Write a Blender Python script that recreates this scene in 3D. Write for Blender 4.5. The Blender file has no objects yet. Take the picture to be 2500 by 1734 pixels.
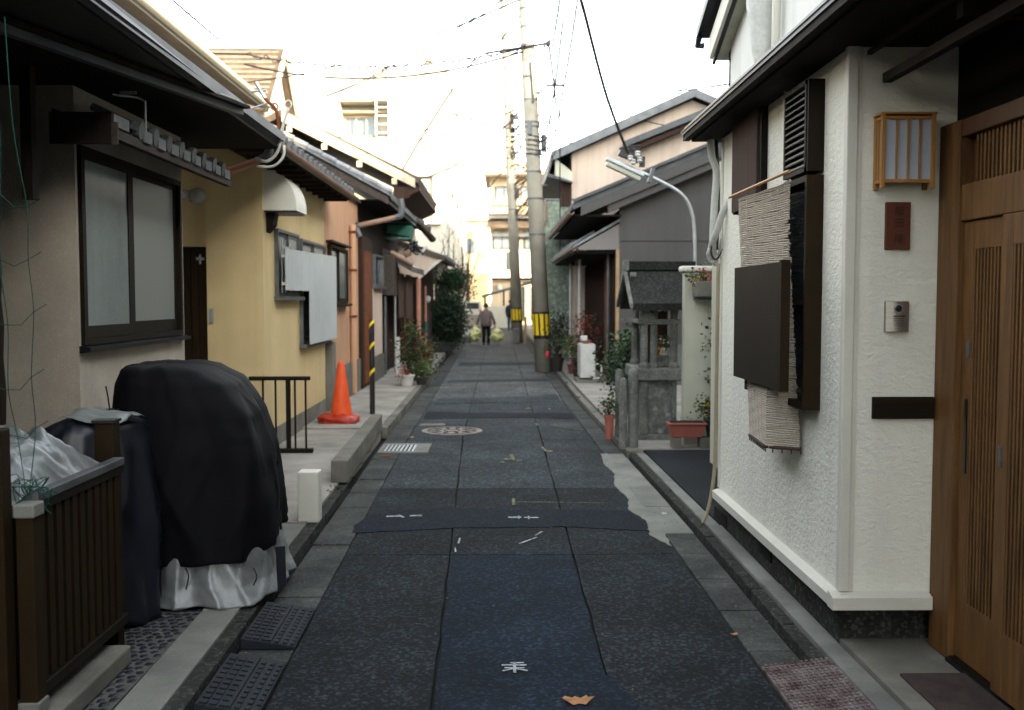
import bpy, bmesh, math, random
from mathutils import Vector, Matrix
R = math.radians
S = bpy.context.scene
COL = S.collection

# ---------------------------------------------------------------- camera
cam_d = bpy.data.cameras.new('camera')
cam = bpy.data.objects.new('camera', cam_d)
COL.objects.link(cam)
cam.location = (0, 0, 1.65)
cam.rotation_euler = (R(90) - math.atan(126 / 2237), 0, -math.atan(30 / 2237))
cam_d.sensor_width = 36
cam_d.lens = 35
cam_d.clip_end = 2000
cam_d.dof.use_dof = True
cam_d.dof.focus_distance = 5.2
cam_d.dof.aperture_fstop = 2.8
S.camera = cam

# ---------------------------------------------------------------- light
SUN_EL, SUN_AZ = 17.5, 138.0        # azimuth clockwise from the street direction: behind the camera, to the right
w = bpy.data.worlds.new('World')
S.world = w
w.use_nodes = True
nt = w.node_tree
bg = nt.nodes['Background']
sky = nt.nodes.new('ShaderNodeTexSky')
sky.sky_type = 'NISHITA'
sky.sun_disc = False
sky.sun_elevation = R(SUN_EL)
sky.sun_rotation = R(SUN_AZ)
sky.air_density = 0.8
sky.dust_density = 1.0
sky.ozone_density = 0.4
hz = nt.nodes.new('ShaderNodeHueSaturation')      # thin high haze: a whiter sky than clear blue
hz.inputs['Saturation'].default_value = 0.34
nt.links.new(sky.outputs[0], hz.inputs['Color'])
wm = nt.nodes.new('ShaderNodeMix'); wm.data_type = 'RGBA'; wm.blend_type = 'MULTIPLY'
wm.inputs[0].default_value = 1.0
wm.inputs[7].default_value = (1.0, .975, .90, 1)
nt.links.new(hz.outputs[0], wm.inputs[6])
nt.links.new(wm.outputs[2], bg.inputs[0])
bg.inputs[1].default_value = 0.15
sd = bpy.data.lights.new('sun', 'SUN')
sun = bpy.data.objects.new('sun', sd)
COL.objects.link(sun)
sd.energy = 2.0
sd.angle = R(0.5)
sd.color = (1.0, 0.77, 0.47)
sv = Vector((math.sin(R(SUN_AZ)) * math.cos(R(SUN_EL)), math.cos(R(SUN_AZ)) * math.cos(R(SUN_EL)), math.sin(R(SUN_EL))))
sun.rotation_euler = sv.to_track_quat('Z', 'Y').to_euler()
vs = S.view_settings
S.display_settings.display_device = 'sRGB'
vs.view_transform = 'Standard'
vs.look = 'None'
vs.exposure = 3.35
vs.gamma = 1.0
vs.use_curve_mapping = False
S.cycles.max_bounces = 8

# ---------------------------------------------------------------- helpers
def M(name, col, rough=.8, var=.18, sc=3.0, bump=.15, bsc=80.0, metal=0.0, streak=0.0, spec=None, col2=None, spots=0.0, coat=0.0, alpha=None, aniso=None, emis=None, grime=0.0, bd=.01, dust=0.0):
    m = bpy.data.materials.new(name)
    m.use_nodes = True
    if spec is None: spec = .14 if rough > .7 else .32
    n, l = m.node_tree.nodes, m.node_tree.links
    p = n['Principled BSDF']
    p.inputs['Roughness'].default_value = rough
    p.inputs['Metallic'].default_value = metal
    p.inputs['Specular IOR Level'].default_value = spec
    p.inputs['Coat Weight'].default_value = coat
    geo = n.new('ShaderNodeNewGeometry')
    mp = n.new('ShaderNodeMapping')
    l.new(geo.outputs['Position'], mp.inputs[0])
    if aniso: mp.inputs['Scale'].default_value = aniso
    def noise(s, det=5, rgh=.6, src=None):
        t = n.new('ShaderNodeTexNoise')
        t.inputs['Scale'].default_value = s
        t.inputs['Detail'].default_value = det
        t.inputs['Roughness'].default_value = rgh
        l.new((src or mp).outputs[0], t.inputs['Vector'])
        return t
    def ramp(src, a, b, c0, c1):
        r = n.new('ShaderNodeValToRGB')
        r.color_ramp.elements[0].position = a
        r.color_ramp.elements[1].position = b
        r.color_ramp.elements[0].color = (*c0, 1)
        r.color_ramp.elements[1].color = (*c1, 1)
        l.new(src, r.inputs[0])
        return r.outputs[0]
    def mul(a, b, f=1.0, mode='MULTIPLY'):
        x = n.new('ShaderNodeMix'); x.data_type = 'RGBA'; x.blend_type = mode
        x.inputs[0].default_value = f
        l.new(a, x.inputs[6]); l.new(b, x.inputs[7])
        return x.outputs[2]
    lo = [c * (1 - var) for c in col]
    hi = [min(1, c * (1 + var)) for c in (col2 or col)]
    n1 = noise(sc)
    c = ramp(n1.outputs[0], .32, .68, lo, hi)
    n2 = noise(bsc, 3, .7)
    g = ramp(n2.outputs[0], .3, .7, (1 - var * .7,) * 3, (1 + 0 * var,) * 3)
    c = mul(c, g)
    oi = n.new('ShaderNodeObjectInfo')
    orr = ramp(oi.outputs['Random'], 0, 1, (1 - var * .5,) * 3, (1, 1, 1))
    c = mul(c, orr)
    if streak:
        ms = n.new('ShaderNodeMapping')
        ms.inputs['Scale'].default_value = (7, 7, .35)
        l.new(geo.outputs['Position'], ms.inputs[0])
        t = noise(.9, 5, .6, ms)
        c = mul(c, ramp(t.outputs[0], .45, .75, (1, 1, 1), (1 - streak,) * 3))
    if grime:
        t = noise(sc * .37, 6, .7)
        c = mul(c, ramp(t.outputs[0], .5, .72, (1, 1, 1), (1 - grime,) * 3))
    if dust:
        t = noise(sc * .8, 8, .72)
        c = mul(c, ramp(t.outputs[0], .48, .74, (1, 1, 1), (1 + dust, 1 + dust * .97, 1 + dust * .9)))
    if spots:
        v = n.new('ShaderNodeTexVoronoi'); v.inputs['Scale'].default_value = bsc * .6
        l.new(mp.outputs[0], v.inputs['Vector'])
        c = mul(c, ramp(v.outputs['Color'], .55, .95, (1 - spots,) * 3, (1 + spots,) * 3))
    l.new(c, p.inputs['Base Color'])
    if bump:
        b = n.new('ShaderNodeBump')
        b.inputs['Strength'].default_value = bump
        b.inputs['Distance'].default_value = bd
        l.new(n2.outputs[0], b.inputs['Height'])
        l.new(b.outputs[0], p.inputs['Normal'])
    rr = n.new('ShaderNodeMapRange')
    rr.inputs[3].default_value = max(0, rough - .08); rr.inputs[4].default_value = min(1, rough + .1)
    l.new(n1.outputs[0], rr.inputs[0]); l.new(rr.outputs[0], p.inputs['Roughness'])
    if alpha is not None: p.inputs['Alpha'].default_value = alpha
    return m

def glass(name, col=(.02, .025, .03), rough=.06, frost=False):
    m = M(name, col, rough, var=.1, bump=.03 if not frost else .1, bsc=2.0 if not frost else 140, spec=.6)
    return m

def wl(o):
    v = Vector((0, 0, 0))
    while o is not None:
        v = v + o.location; o = o.parent
    return v

def tag(o, label=None, cat=None, group=None, kind=None):
    if label: o['label'] = label
    if cat: o['category'] = cat
    if group: o['group'] = group
    if kind: o['kind'] = kind
    return o

def thing(name, label, cat, loc, group=None):
    o = bpy.data.objects.new(name, None)
    o.empty_display_size = .2
    COL.objects.link(o)
    o.location = loc
    return tag(o, label, cat, group)

class MB:
    def __init__(s): s.v, s.f, s.m = [], [], []
    def add(s, vs, fs, mi=0):
        k = len(s.v)
        s.v += [tuple(v) for v in vs]
        s.f += [tuple(i + k for i in f) for f in fs]
        s.m += [mi] * len(fs)
        return s
    def box(s, x0, x1, y0, y1, z0, z1, mi=0):
        v = [(x, y, z) for x in (x0, x1) for y in (y0, y1) for z in (z0, z1)]
        return s.add(v, [(0, 1, 3, 2), (4, 6, 7, 5), (0, 4, 5, 1), (2, 3, 7, 6), (0, 2, 6, 4), (1, 5, 7, 3)], mi)
    def boxr(s, c, size, rot=(0, 0, 0), mi=0):
        from mathutils import Euler
        e = Euler(rot).to_matrix()
        h = [k / 2 for k in size]
        v = [Vector(c) + e @ Vector((a * h[0], b * h[1], d * h[2])) for a in (-1, 1) for b in (-1, 1) for d in (-1, 1)]
        return s.add(v, [(0, 1, 3, 2), (4, 6, 7, 5), (0, 4, 5, 1), (2, 3, 7, 6), (0, 2, 6, 4), (1, 5, 7, 3)], mi)
    def prism(s, pts, vec, mi=0):
        n = len(pts); vec = Vector(vec)
        v = [Vector(p) for p in pts] + [Vector(p) + vec for p in pts]
        f = [tuple(range(n))[::-1], tuple(range(n, 2 * n))] + [(i, (i + 1) % n, (i + 1) % n + n, i + n) for i in range(n)]
        return s.add(v, f, mi)
    def tube(s, pts, r, n=8, mi=0, closed=False):
        pts = [Vector(p) for p in pts]
        rs = r if isinstance(r, (list, tuple)) else [r] * len(pts)
        vs, fs = [], []
        up = None
        for i, p in enumerate(pts):
            d = (pts[min(i + 1, len(pts) - 1)] - pts[max(i - 1, 0)]).normalized()
            if up is None:
                up = Vector((0, 0, 1)) if abs(d.z) < .9 else Vector((0, 1, 0))
            a = d.cross(up)
            a = a.normalized() if a.length > 1e-5 else Vector((1, 0, 0))
            up = a.cross(d).normalized()
            for k in range(n):
                t = 2 * math.pi * k / n
                vs.append(p + (a * math.cos(t) + up * math.sin(t)) * rs[i])
        for i in range(len(pts) - 1):
            for k in range(n):
                fs.append((i * n + k, i * n + (k + 1) % n, (i + 1) * n + (k + 1) % n, (i + 1) * n + k))
        fs.append(tuple(range(n))[::-1]); fs.append(tuple((len(pts) - 1) * n + k for k in range(n)))
        return s.add(vs, fs, mi)
    def cyl(s, a, b, r0, r1=None, n=12, mi=0): return s.tube([a, b], [r0, r0 if r1 is None else r1], n, mi)
    def lathe(s, cx, cy, prof, n=20, mi=0):
        vs = [(cx + r * math.cos(2 * math.pi * k / n), cy + r * math.sin(2 * math.pi * k / n), z) for r, z in prof for k in range(n)]
        fs = [(i * n + k, i * n + (k + 1) % n, (i + 1) * n + (k + 1) % n, (i + 1) * n + k) for i in range(len(prof) - 1) for k in range(n)]
        fs.append(tuple(range(n))[::-1]); fs.append(tuple((len(prof) - 1) * n + k for k in range(n)))
        return s.add(vs, fs, mi)
    def grid(s, fn, nu, nv, mi=0, closeu=False):
        vs = [fn(i / nu, j / nv) for j in range(nv + 1) for i in range(nu + 1)]
        w_ = nu + 1
        return s.add(vs, [(j * w_ + i, j * w_ + i + 1, (j + 1) * w_ + i + 1, (j + 1) * w_ + i) for j in range(nv) for i in range(nu)], mi)
    def build(s, name, mat, parent=None, loc=None, smooth=False, bevel=0, normals=True, solid=0, sub=0):
        org = Vector(loc) if loc is not None else (wl(parent) if parent else Vector((0, 0, 0)))
        me = bpy.data.meshes.new(name)
        me.from_pydata([tuple(Vector(v) - org) for v in s.v], [], s.f)
        for m in (mat if isinstance(mat, (list, tuple)) else [mat]): me.materials.append(m)
        if any(s.m): me.polygons.foreach_set('material_index', s.m)
        if normals:
            b = bmesh.new(); b.from_mesh(me)
            bmesh.ops.recalc_face_normals(b, faces=b.faces); b.to_mesh(me); b.free()
        if smooth: me.polygons.foreach_set('use_smooth', [True] * len(me.polygons))
        o = bpy.data.objects.new(name, me)
        COL.objects.link(o)
        if parent:
            o.parent = parent
            o.location = org - wl(parent)
        else:
            o.location = org
        if solid:
            q = o.modifiers.new('solid', 'SOLIDIFY'); q.thickness = solid
        if sub:
            q = o.modifiers.new('sub', 'SUBSURF'); q.levels = sub; q.render_levels = sub
        if bevel:
            q = o.modifiers.new('bevel', 'BEVEL'); q.width = bevel; q.segments = 2; q.limit_method = 'ANGLE'
        return o

def B(name, mat, parent, *box, **k): return MB().box(*box).build(name, mat, parent, **k)
def put(src, name, parent, at, rot=None, scale=None, mat=None):
    """another piece sharing src's mesh (src's mesh is modelled round its own origin)"""
    o = bpy.data.objects.new(name, src.data)
    COL.objects.link(o)
    o.parent = parent
    o.location = Vector(at) - (wl(parent) if parent else Vector((0, 0, 0)))
    if rot: o.rotation_euler = rot
    if scale: o.scale = scale
    for md in src.modifiers:
        q = o.modifiers.new(md.name, md.type)
        for a in ('width', 'segments', 'limit_method', 'thickness', 'levels', 'render_levels'):
            if hasattr(md, a): setattr(q, a, getattr(md, a))
    return o
def pieces(name, mb, mat, parent, places, **k):
    """alike pieces of one part: shared mesh, one object each; places = (x,y,z[,rot[,scale]])"""
    first = None
    for p in places:
        at, rot, scl = p[0], (p[1] if len(p) > 1 else None), (p[2] if len(p) > 2 else None)
        if first is None:
            first = mb.build(name, mat, None, loc=(0, 0, 0), **k)
            first.parent = parent
            first.location = Vector(at) - (wl(parent) if parent else Vector((0, 0, 0)))
            if rot: first.rotation_euler = rot
            if scl: first.scale = scl
        else:
            put(first, name, parent, at, rot, scl)
    return first
def copy_tree(o, parent=None):
    c = o.copy(); COL.objects.link(c)
    if parent: c.parent = parent
    for ch in list(o.children): copy_tree(ch, c)
    return c
def lerp(a, b, t): return a + (b - a) * t

# ---------------------------------------------------------------- materials
asphalt = M('asphalt', (.031, .040, .048), .9, .45, 1.5, .8, 110, spots=.6, grime=.35, dust=.7)
asphalt_lit_mid = M('asphalt_lit_mid', (.055, .069, .078), .85, .4, 1.5, .7, 90, spots=.55, grime=.3, dust=.7)  # lighter asphalt copy: sky glow on the middle road put into the colour
asphalt_lit_far = M('asphalt_lit_far', (.115, .125, .128), .8, .4, 1.1, .5, 50, spots=.5, grime=.25, dust=.5)  # lightest asphalt copy, painting in the sky glow on the far road
asphalt_c = M('asphalt_centre', (.0145, .027, .045), .9, .4, 2.0, .7, 100, spots=.5, grime=.25, dust=.5)
asphalt_new = M('asphalt_patch', (.0125, .020, .032), .9, .35, 3, .5, 110, spots=.5, grime=.2)
asphalt_pad = M('asphalt_pad', (.022, .025, .030), .9, .3, 1.5, .4, 150, grime=.3)
joint = M('joint_dirt', (.012, .012, .011), .95, .3, 6, .3, 90)
conc = M('concrete', (.17, .163, .14), .9, .22, 2.5, .3, 120, grime=.35)
conc_dark = M('concrete_gutter', (.066, .072, .068), .9, .35, 2.2, .35, 130, grime=.4, spots=.25, dust=.9)
conc_light = M('concrete_light', (.21, .215, .195), .88, .25, 2.2, .3, 110, grime=.35)
granite = M('granite_kerb', (.058, .060, .055), .88, .35, 9, .6, 110, spots=.5)
stone = M('shrine_stone', (.23, .235, .215), .9, .32, 3, .6, 90, spots=.2, grime=.45, streak=.3, bd=.02)
stone_rough = M('shrine_rough_stone', (.24, .245, .235), .92, .3, 9, 1.0, 35, spots=.3)
stone_dark = M('shrine_roof_stone', (.040, .042, .038), .93, .35, 5, .6, 90, spots=.4)
ground_m = M('ground_soil', (.09, .085, .075), .95, .3, .6, .3, 30)
stucco = M('white_stucco', (.73, .73, .645), .88, .035, 1.0, .6, 24, streak=.09, grime=.07, aniso=(1, 1, 1.5), bd=.016)
stucco_b = M('white_upper_wall', (.62, .63, .60), .85, .06, 1.3, .2, 60, streak=.16)
trim_w = M('cream_trim', (.60, .59, .52), .6, .08, 2, .05, 60)
beige = M('beige_stucco', (.43, .385, .325), .92, .12, 2.2, .6, 120, streak=.10, spots=.05, grime=.1)
yellow = M('yellow_plaster', (.50, .385, .195), .9, .08, 1.2, .25, 90, streak=.14)
yellow_l = M('yellow_plaster_pale', (.60, .47, .255), .9, .09, 1.0, .3, 90, streak=.09, grime=.13)
orange_w = M('salmon_plaster', (.48, .285, .175), .9, .1, 1.4, .25, 90, streak=.18)
pink_w = M('pink_plaster', (.56, .455, .375), .9, .09, .7, .2, 50, streak=.18)
grey_w = M('dark_grey_siding', (.082, .080, .078), .85, .1, .8, .25, 70, streak=.15)
cream_w = M('cream_wall_paint', (.46, .46, .375), .9, .1, 1.8, .2, 80, streak=.25)
cream_h = M('cream_plaster', (.46, .38, .28), .9, .08, .8, .2, 50, streak=.18)
white_h = M('white_render', (.50, .47, .40), .88, .05, .5, .1, 30, streak=.1)
green_tile = M('green_tile', (.25, .30, .235), .7, .3, 6, .3, 25, spots=.3)
wood = M('door_wood', (.155, .073, .020), .6, .38, 3, .12, 60, aniso=(9, 9, .8), spec=.35)
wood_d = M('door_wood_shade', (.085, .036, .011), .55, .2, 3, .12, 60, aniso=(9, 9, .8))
wood_l = M('lamp_wood', (.36, .175, .045), .5, .1, 5, .05, 60, aniso=(9, 9, .8))
dark_wood = M('dark_wood', (.016, .011, .008), .75, .35, 3, .25, 60, aniso=(8, 8, .7))
brown_wood = M('brown_wood', (.038, .021, .014), .75, .35, 3, .25, 60, aniso=(8, 8, .7))
grey_wood = M('weathered_wood', (.065, .054, .047), .85, .35, 4, .3, 60, aniso=(7, 1, 7))
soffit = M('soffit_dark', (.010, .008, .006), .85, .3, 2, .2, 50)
bronze = M('bronze_aluminium', (.013, .0095, .006), .6, .2, 4, .05, 60, spec=.1)
bronze_l = M('bronze_aluminium_face', (.020, .0125, .0055), .6, .2, 4, .05, 60, spec=.08)
dark_metal = M('dark_sheet_metal', (.008, .010, .014), .42, .25, 2.5, .1, 12, metal=.2, spec=.3)
grey_metal = M('grey_metal', (.12, .128, .135), .45, .25, 5, .1, 50, metal=.5)
galv = M('galvanised', (.42, .45, .46), .4, .15, 6, .05, 60, metal=.6)
steel = M('brushed_steel', (.36, .34, .31), .34, .1, 6, .08, 120, metal=.8, aniso=(1, 1, 20))
black = M('black_plastic', (.010, .010, .012), .35, .1, 4, .03, 40, spec=.5)
tile = M('roof_tile', (.085, .093, .10), .55, .35, 3, .2, 60, grime=.3)
tile_l = M('roof_tile_light', (.22, .235, .25), .5, .35, 5, .2, 60)
tile_brown = M('roof_tile_brown', (.085, .066, .05), .8, .35, 2, .3, 30)
tarp_black = M('black_bike_cover', (.0026, .0026, .0042), .75, .3, 3, .15, 14, spec=.12)
tarp_silver = M('silver_cover_cloth', (.20, .215, .22), .42, .3, 6, .2, 14, metal=.4)
tarp_blue = M('navy_bike_cover', (.004, .0055, .013), .45, .3, 3, .15, 7, spec=.5)
tarp_blue_l = M('faded_blue_cover', (.045, .075, .12), .45, .3, 3, .15, 7)
cone_m = M('orange_cone', (.72, .085, .018), .5, .1, 6, .05, 30)
yellow_p = M('yellow_paint', (.80, .56, .01), .55, .1, 12, .05, 60)
white_p = M('worn_white_paint', (.10, .11, .13), .85, .1, 45, .1, 120, col2=(.55, .58, .60))
yellow_worn = M('worn_yellow_paint', (.035, .04, .04), .85, .1, 28, .1, 120, col2=(.25, .24, .12))
pole_m = M('pole_concrete', (.33, .31, .25), .85, .12, 3, .15, 70, streak=.15, grime=.15)
pole_old = M('pole_concrete_ochre', (.40, .345, .225), .85, .12, 3, .15, 70, streak=.15)
rubber = M('black_rubber_ramp', (.017, .022, .028), .75, .25, 10, .15, 60)
cobble_m = M('dark_pebble', (.012, .015, .024), .45, .45, 20, .1, 60)
mortar = M('pebble_mortar', (.085, .085, .078), .95, .2, 20, .3, 90)
pink_pipe = M('salmon_pipe', (.46, .22, .15), .55, .15, 3, .05, 40)
pipe_old = M('brown_gutter', (.26, .165, .115), .55, .25, 3, .05, 40)
pipe_w = M('white_pipe_tape', (.52, .53, .50), .6, .12, 10, .3, 40, streak=.1)
hose_m = M('beige_hose', (.34, .30, .20), .5, .1, 5, .05, 40)
green_net = M('green_twine', (.006, .065, .045), .6, .2, 20, .1, 90)
panel_w = M('translucent_corrugated', (.42, .45, .45), .55, .08, 2, .05, 40, streak=.1)
bamboo = M('reed_blind', (.34, .26, .20), .8, .35, 40, .4, 120, aniso=(3, 3, 30), col2=(.78, .68, .58))
reed_d = M('dark_reed', (.085, .055, .045), .8, .4, 40, .4, 120, aniso=(30, 30, 2))
curtain = M('frosted_pane', (.20, .235, .225), .16, .16, 1.3, .04, 40, spec=.9, streak=.12)
curtain2 = M('frosted_pane_grey', (.20, .215, .20), .35, .08, .9, .03, 60, spec=.55)
lampglass = M('lamp_paper_glass', (.42, .47, .54), .3, .06, 4, .02, 30)
pane_d = glass('dark_pane', (.035, .045, .05))
pane_b = glass('blue_grey_pane', (.10, .13, .145), .1)
conc_walk = M('pavement_concrete', (.29, .275, .245), .88, .25, 2, .3, 90, grime=.35)
copper = M('plate_wood', (.10, .028, .012), .5, .2, 6, .1, 60, aniso=(9, 1, 9))
ink = M('ink', (.02, .008, .005), .6, .1, 6, 0, 60)
terracotta = M('terracotta_plastic', (.33, .105, .075), .7, .15, 6, .1, 60)
pot_white = M('white_pot', (.48, .48, .45), .6, .12, 6, .05, 60)
pot_dark = M('dark_pot', (.035, .028, .026), .6, .2, 6, .05, 60)
soil = M('potting_soil', (.03, .022, .015), .95, .3, 30, .5, 60)
leaf_a = M('leaf_green', (.035, .075, .022), .6, .4, 14, 0, 60)
leaf_b = M('leaf_dark', (.014, .034, .017), .6, .4, 14, 0, 60)
leaf_c = M('leaf_yellow_green', (.11, .15, .03), .6, .4, 14, 0, 60)
leaf_r = M('leaf_russet', (.19, .045, .025), .65, .4, 14, 0, 60)
leaf_y = M('flower_yellow', (.75, .52, .03), .6, .2, 14, 0, 60)
leaf_w = M('flower_white', (.7, .7, .68), .6, .1, 14, 0, 60)
leaf_p = M('flower_red', (.55, .04, .05), .6, .2, 14, 0, 60)
bark = M('bark', (.055, .042, .032), .9, .35, 20, .6, 60)
dry_leaf = M('dry_leaf', (.40, .19, .07), .7, .25, 18, .2, 60)
skin_m = M('skin', (.42, .25, .17), .55, .05, 8, .02, 60)
hair_m = M('dark_hair', (.028, .018, .014), .6, .3, 40, .4, 80)
coat_m = M('mottled_knit_coat', (.22, .17, .16), .95, .5, 38, .4, 60)
trouser_m = M('black_trousers', (.010, .010, .011), .85, .3, 9, .1, 60)
denim = M('blue_jeans', (.035, .065, .13), .85, .3, 20, .1, 60)
jacket_m = M('navy_jacket', (.022, .028, .045), .85, .3, 20, .1, 60)
bag_y = M('yellow_rubbish_bag', (.66, .65, .30), .3, .15, 6, .4, 14, spec=.5)
bag_w = M('white_rubbish_bag', (.60, .60, .58), .35, .1, 6, .4, 14)
manhole_m = M('manhole_iron', (.24, .20, .17), .7, .25, 14, .3, 60)
green_box = M('green_plastic', (.02, .115, .085), .5, .2, 6, .1, 40)
rust = M('rusty_brown', (.16, .055, .025), .8, .3, 8, .2, 60)

# ================================================================ GROUND
rg = random.Random(7)
def gx(y): return -1.155 - .0165 * y if y < 11 else -1.3365 - .006 * (y - 11)
def rx(y): return 1.39 if y < 7 else (1.39 - .0133 * (y - 7) if y < 16 else 1.27 - .0025 * (y - 16))
def struct(name, mb, mat, **k):
    o = mb.build(name, mat, **k); o['kind'] = 'structure'; return o

struct('ground', MB().box(-400, 400, -200, 600, -.6, -.1), ground_m)
road = struct('road', MB().prism([(gx(-6) - .01, -6, -.09), (rx(-6) + .01, -6, -.09), (1.2, 63, -.09), (-1.66, 63, -.09)], (0, 0, .065)), joint)
def ribbon(name, mat, fl, fr, y0, y1, z, th=.02, parent=None, wob=.006, step=.2, seed=0):
    r = random.Random(seed + int(y0 * 10))
    n = max(2, int((y1 - y0) / step))
    top = []
    for i in range(n + 1):
        y = lerp(y0, y1, i / n)
        top.append((fl(y) + r.uniform(-wob, wob), fr(y) + r.uniform(-wob, wob), y))
    mb = MB(); vs = []; fs = []
    for a, b_, y in top: vs += [(a, y, z), (b_, y, z), (a, y, z - th), (b_, y, z - th)]
    for i in range(n):
        k = i * 4
        fs += [(k, k + 1, k + 5, k + 4), (k + 2, k + 6, k + 7, k + 3), (k, k + 4, k + 6, k + 2), (k + 1, k + 3, k + 7, k + 5)]
    fs += [(0, 2, 3, 1), (4 * n, 4 * n + 1, 4 * n + 3, 4 * n + 2)]
    mb.add(vs, fs)
    return mb.build(name, mat, parent)
jl = lambda y: gx(y) + .27
jr = lambda y: rx(y) - .225
c0 = lambda y: -.19 - .02 * min(y, 12)
c1 = lambda y: .455 + .004 * min(y, 12)
G_ = .006
A_ = lambda y: asphalt if y < 8 else (asphalt_lit_mid if y < 16 else asphalt_lit_far)
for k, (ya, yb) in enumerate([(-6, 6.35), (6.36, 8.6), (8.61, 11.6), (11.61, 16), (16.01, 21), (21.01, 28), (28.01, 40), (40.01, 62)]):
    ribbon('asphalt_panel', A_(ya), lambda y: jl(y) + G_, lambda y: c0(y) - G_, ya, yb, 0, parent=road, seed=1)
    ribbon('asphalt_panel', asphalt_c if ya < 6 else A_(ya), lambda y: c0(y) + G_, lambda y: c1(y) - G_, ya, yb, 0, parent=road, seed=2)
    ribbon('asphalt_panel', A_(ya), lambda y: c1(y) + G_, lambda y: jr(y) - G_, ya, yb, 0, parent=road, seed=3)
def patch(pts, mat=asphalt_new, z=.0045, th=.004, name='asphalt_patch'):
    r = random.Random(int(pts[0][1] * 7)); Q = []
    for (xa, ya), (xb, yb_) in zip(pts, pts[1:] + pts[:1]):
        k = max(1, int(math.hypot(xb - xa, yb_ - ya) / .045))
        Q += [(lerp(xa, xb, i / k) + r.uniform(-.007, .007), lerp(ya, yb_, i / k) + r.uniform(-.012, .012), z - th) for i in range(k)]
    return MB().prism(Q, (0, 0, th)).build(name, mat, road)
patch([(-1.03, 6.95), (-.3, 7.1), (.5, 7.12), (1.09, 6.98), (1.06, 7.3), (1.02, 7.66), (.5, 7.72), (.1, 7.7), (-.3, 7.78), (-.7, 7.72), (-1.0, 7.5), (-1.05, 7.2)])
patch([(-1.04, 13.6), (0, 13.75), (.5, 13.75), (1.05, 13.6), (1.05, 14.3), (.5, 14.35), (0, 14.4), (-.5, 14.35), (-1.05, 14.5)], asphalt)
patch([(-1.0, 15.6), (0, 15.8), (1.0, 15.9), (1.0, 17.1), (0, 16.6), (-1.0, 16.4)], asphalt_lit_mid)
patch([(-1.0, 19.6), (0, 19.8), (1.0, 19.9), (1.0, 20.6), (0, 20.4), (-1.0, 20.2)], asphalt_lit_mid)
patch([(-1.0, 24.6), (1.0, 24.9), (1.0, 26.0), (-1.0, 25.8)], asphalt_lit_mid)
patch([(.27, 3.0), (.60, 3.0), (.58, 3.9), (.50, 4.25), (.42, 4.3), (.2, 4.12), (.12, 3.9)], asphalt_c)
patch([(-1.04, 12.9), (-.7, 12.95), (-.72, 13.15), (-1.03, 13.1)], conc)
patch([(.98, 12.4), (1.08, 12.4), (1.07, 13.2), (.7, 13.3), (.66, 12.8)], conc_dark)
patch([(1.085, 10.5), (1.16, 10.55), (1.17, 6.9), (1.15, 6.55), (1.05, 6.85), (1.10, 7.3), (1.01, 7.7), (1.07, 8.1), (1.02, 8.7), (1.09, 9.3), (1.05, 9.9)], conc_light, .006)

# gutters: each slab a piece
def slabs(name, fa, fb, y0, y1, L, mat, z, parent, jit=.004, h=.06, gap=.012, seed=5, lim=99):
    r = random.Random(seed); y = y0
    while y < y1:
        l = L * r.uniform(.96, 1.04); ye = min(y + l, y1)
        dz = r.uniform(-jit, jit)
        MB().prism([(fa(y), y + gap / 2, z + dz - h), (fb(y), y + gap / 2, z + dz - h), (fb(ye), ye - gap / 2, z + dz - h), (fa(ye), ye - gap / 2, z + dz - h)], (0, 0, h)).build(name, mat, parent, bevel=.006)
        y = ye
gl = struct('gutter', MB().box(-1.9, -1.0, -6, 62, -.099, -.085), joint)
gr = struct('gutter', MB().box(1.05, 1.7, -6, 62, -.099, -.083), joint)
slabs('gutter_slab', lambda y: gx(y) + .012, lambda y: jl(y) - G_, 1.2, 19, .6, conc_dark, 0, gl)
slabs('gutter_slab', lambda y: jr(y) + G_, lambda y: rx(y) - .012, 1.0, 19, .6, conc_dark, 0, gr, seed=6)
MB().prism([(gx(19) + .012, 19.01, -.06), (jl(19) - G_, 19.01, -.06), (jl(62), 62, -.06), (gx(62), 62, -.06)], (0, 0, .06)).build('gutter_run', conc_dark, gl)
MB().prism([(jr(19) + G_, 19.01, -.06), (rx(19) - .012, 19.01, -.06), (rx(62), 62, -.06), (jr(62), 62, -.06)], (0, 0, .06)).build('gutter_run', conc_dark, gr)
# light slab stretch on the right, beside the parking pad
slabs('light_slab', lambda y: jr(y) + G_ - .01, lambda y: rx(y) - .016, 6.9, 10.5, .9, conc_light, .008, gr, seed=9, h=.02)
kl = struct('kerb', MB().box(-1.75, -1.3, -6, 8.7, -.084, -.02), joint)
slabs('kerb_stone', lambda y: gx(y) - .10, lambda y: gx(y) - .022, 1.2, 8.7, .62, granite, .04, kl, h=.11, seed=11)
slabs('kerb_capping', lambda y: gx(y) - .29, lambda y: gx(y) - .104, 1.2, 7.05, 1.3, conc_light, .05, kl, h=.1, seed=12, gap=.006)
kr = struct('kerb', MB().box(1.43, 1.62, -6, 7.1, -.082, -.03), joint)
slabs('kerb_stone', lambda y: rx(y) + .026, lambda y: rx(y) + .10, 1.2, 10.4, .62, granite, .02, kr, h=.11, seed=13)
slabs('kerb_capping', lambda y: rx(y) + .108, lambda y: 1.60, 1.2, 7.05, 2.2, conc_light, .032, kr, h=.1, seed=14, gap=.006)
slabs('kerb_capping', lambda y: rx(y) + .108, lambda y: rx(y) + .2, 7.06, 10.4, 1.7, conc_light, .03, kr, h=.1, seed=15, gap=.006)
slabs('kerb_stone', lambda y: rx(y) + .022, lambda y: rx(y) + .12, 10.45, 22, .6, conc, .045, kr, h=.12, seed=16)
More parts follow.
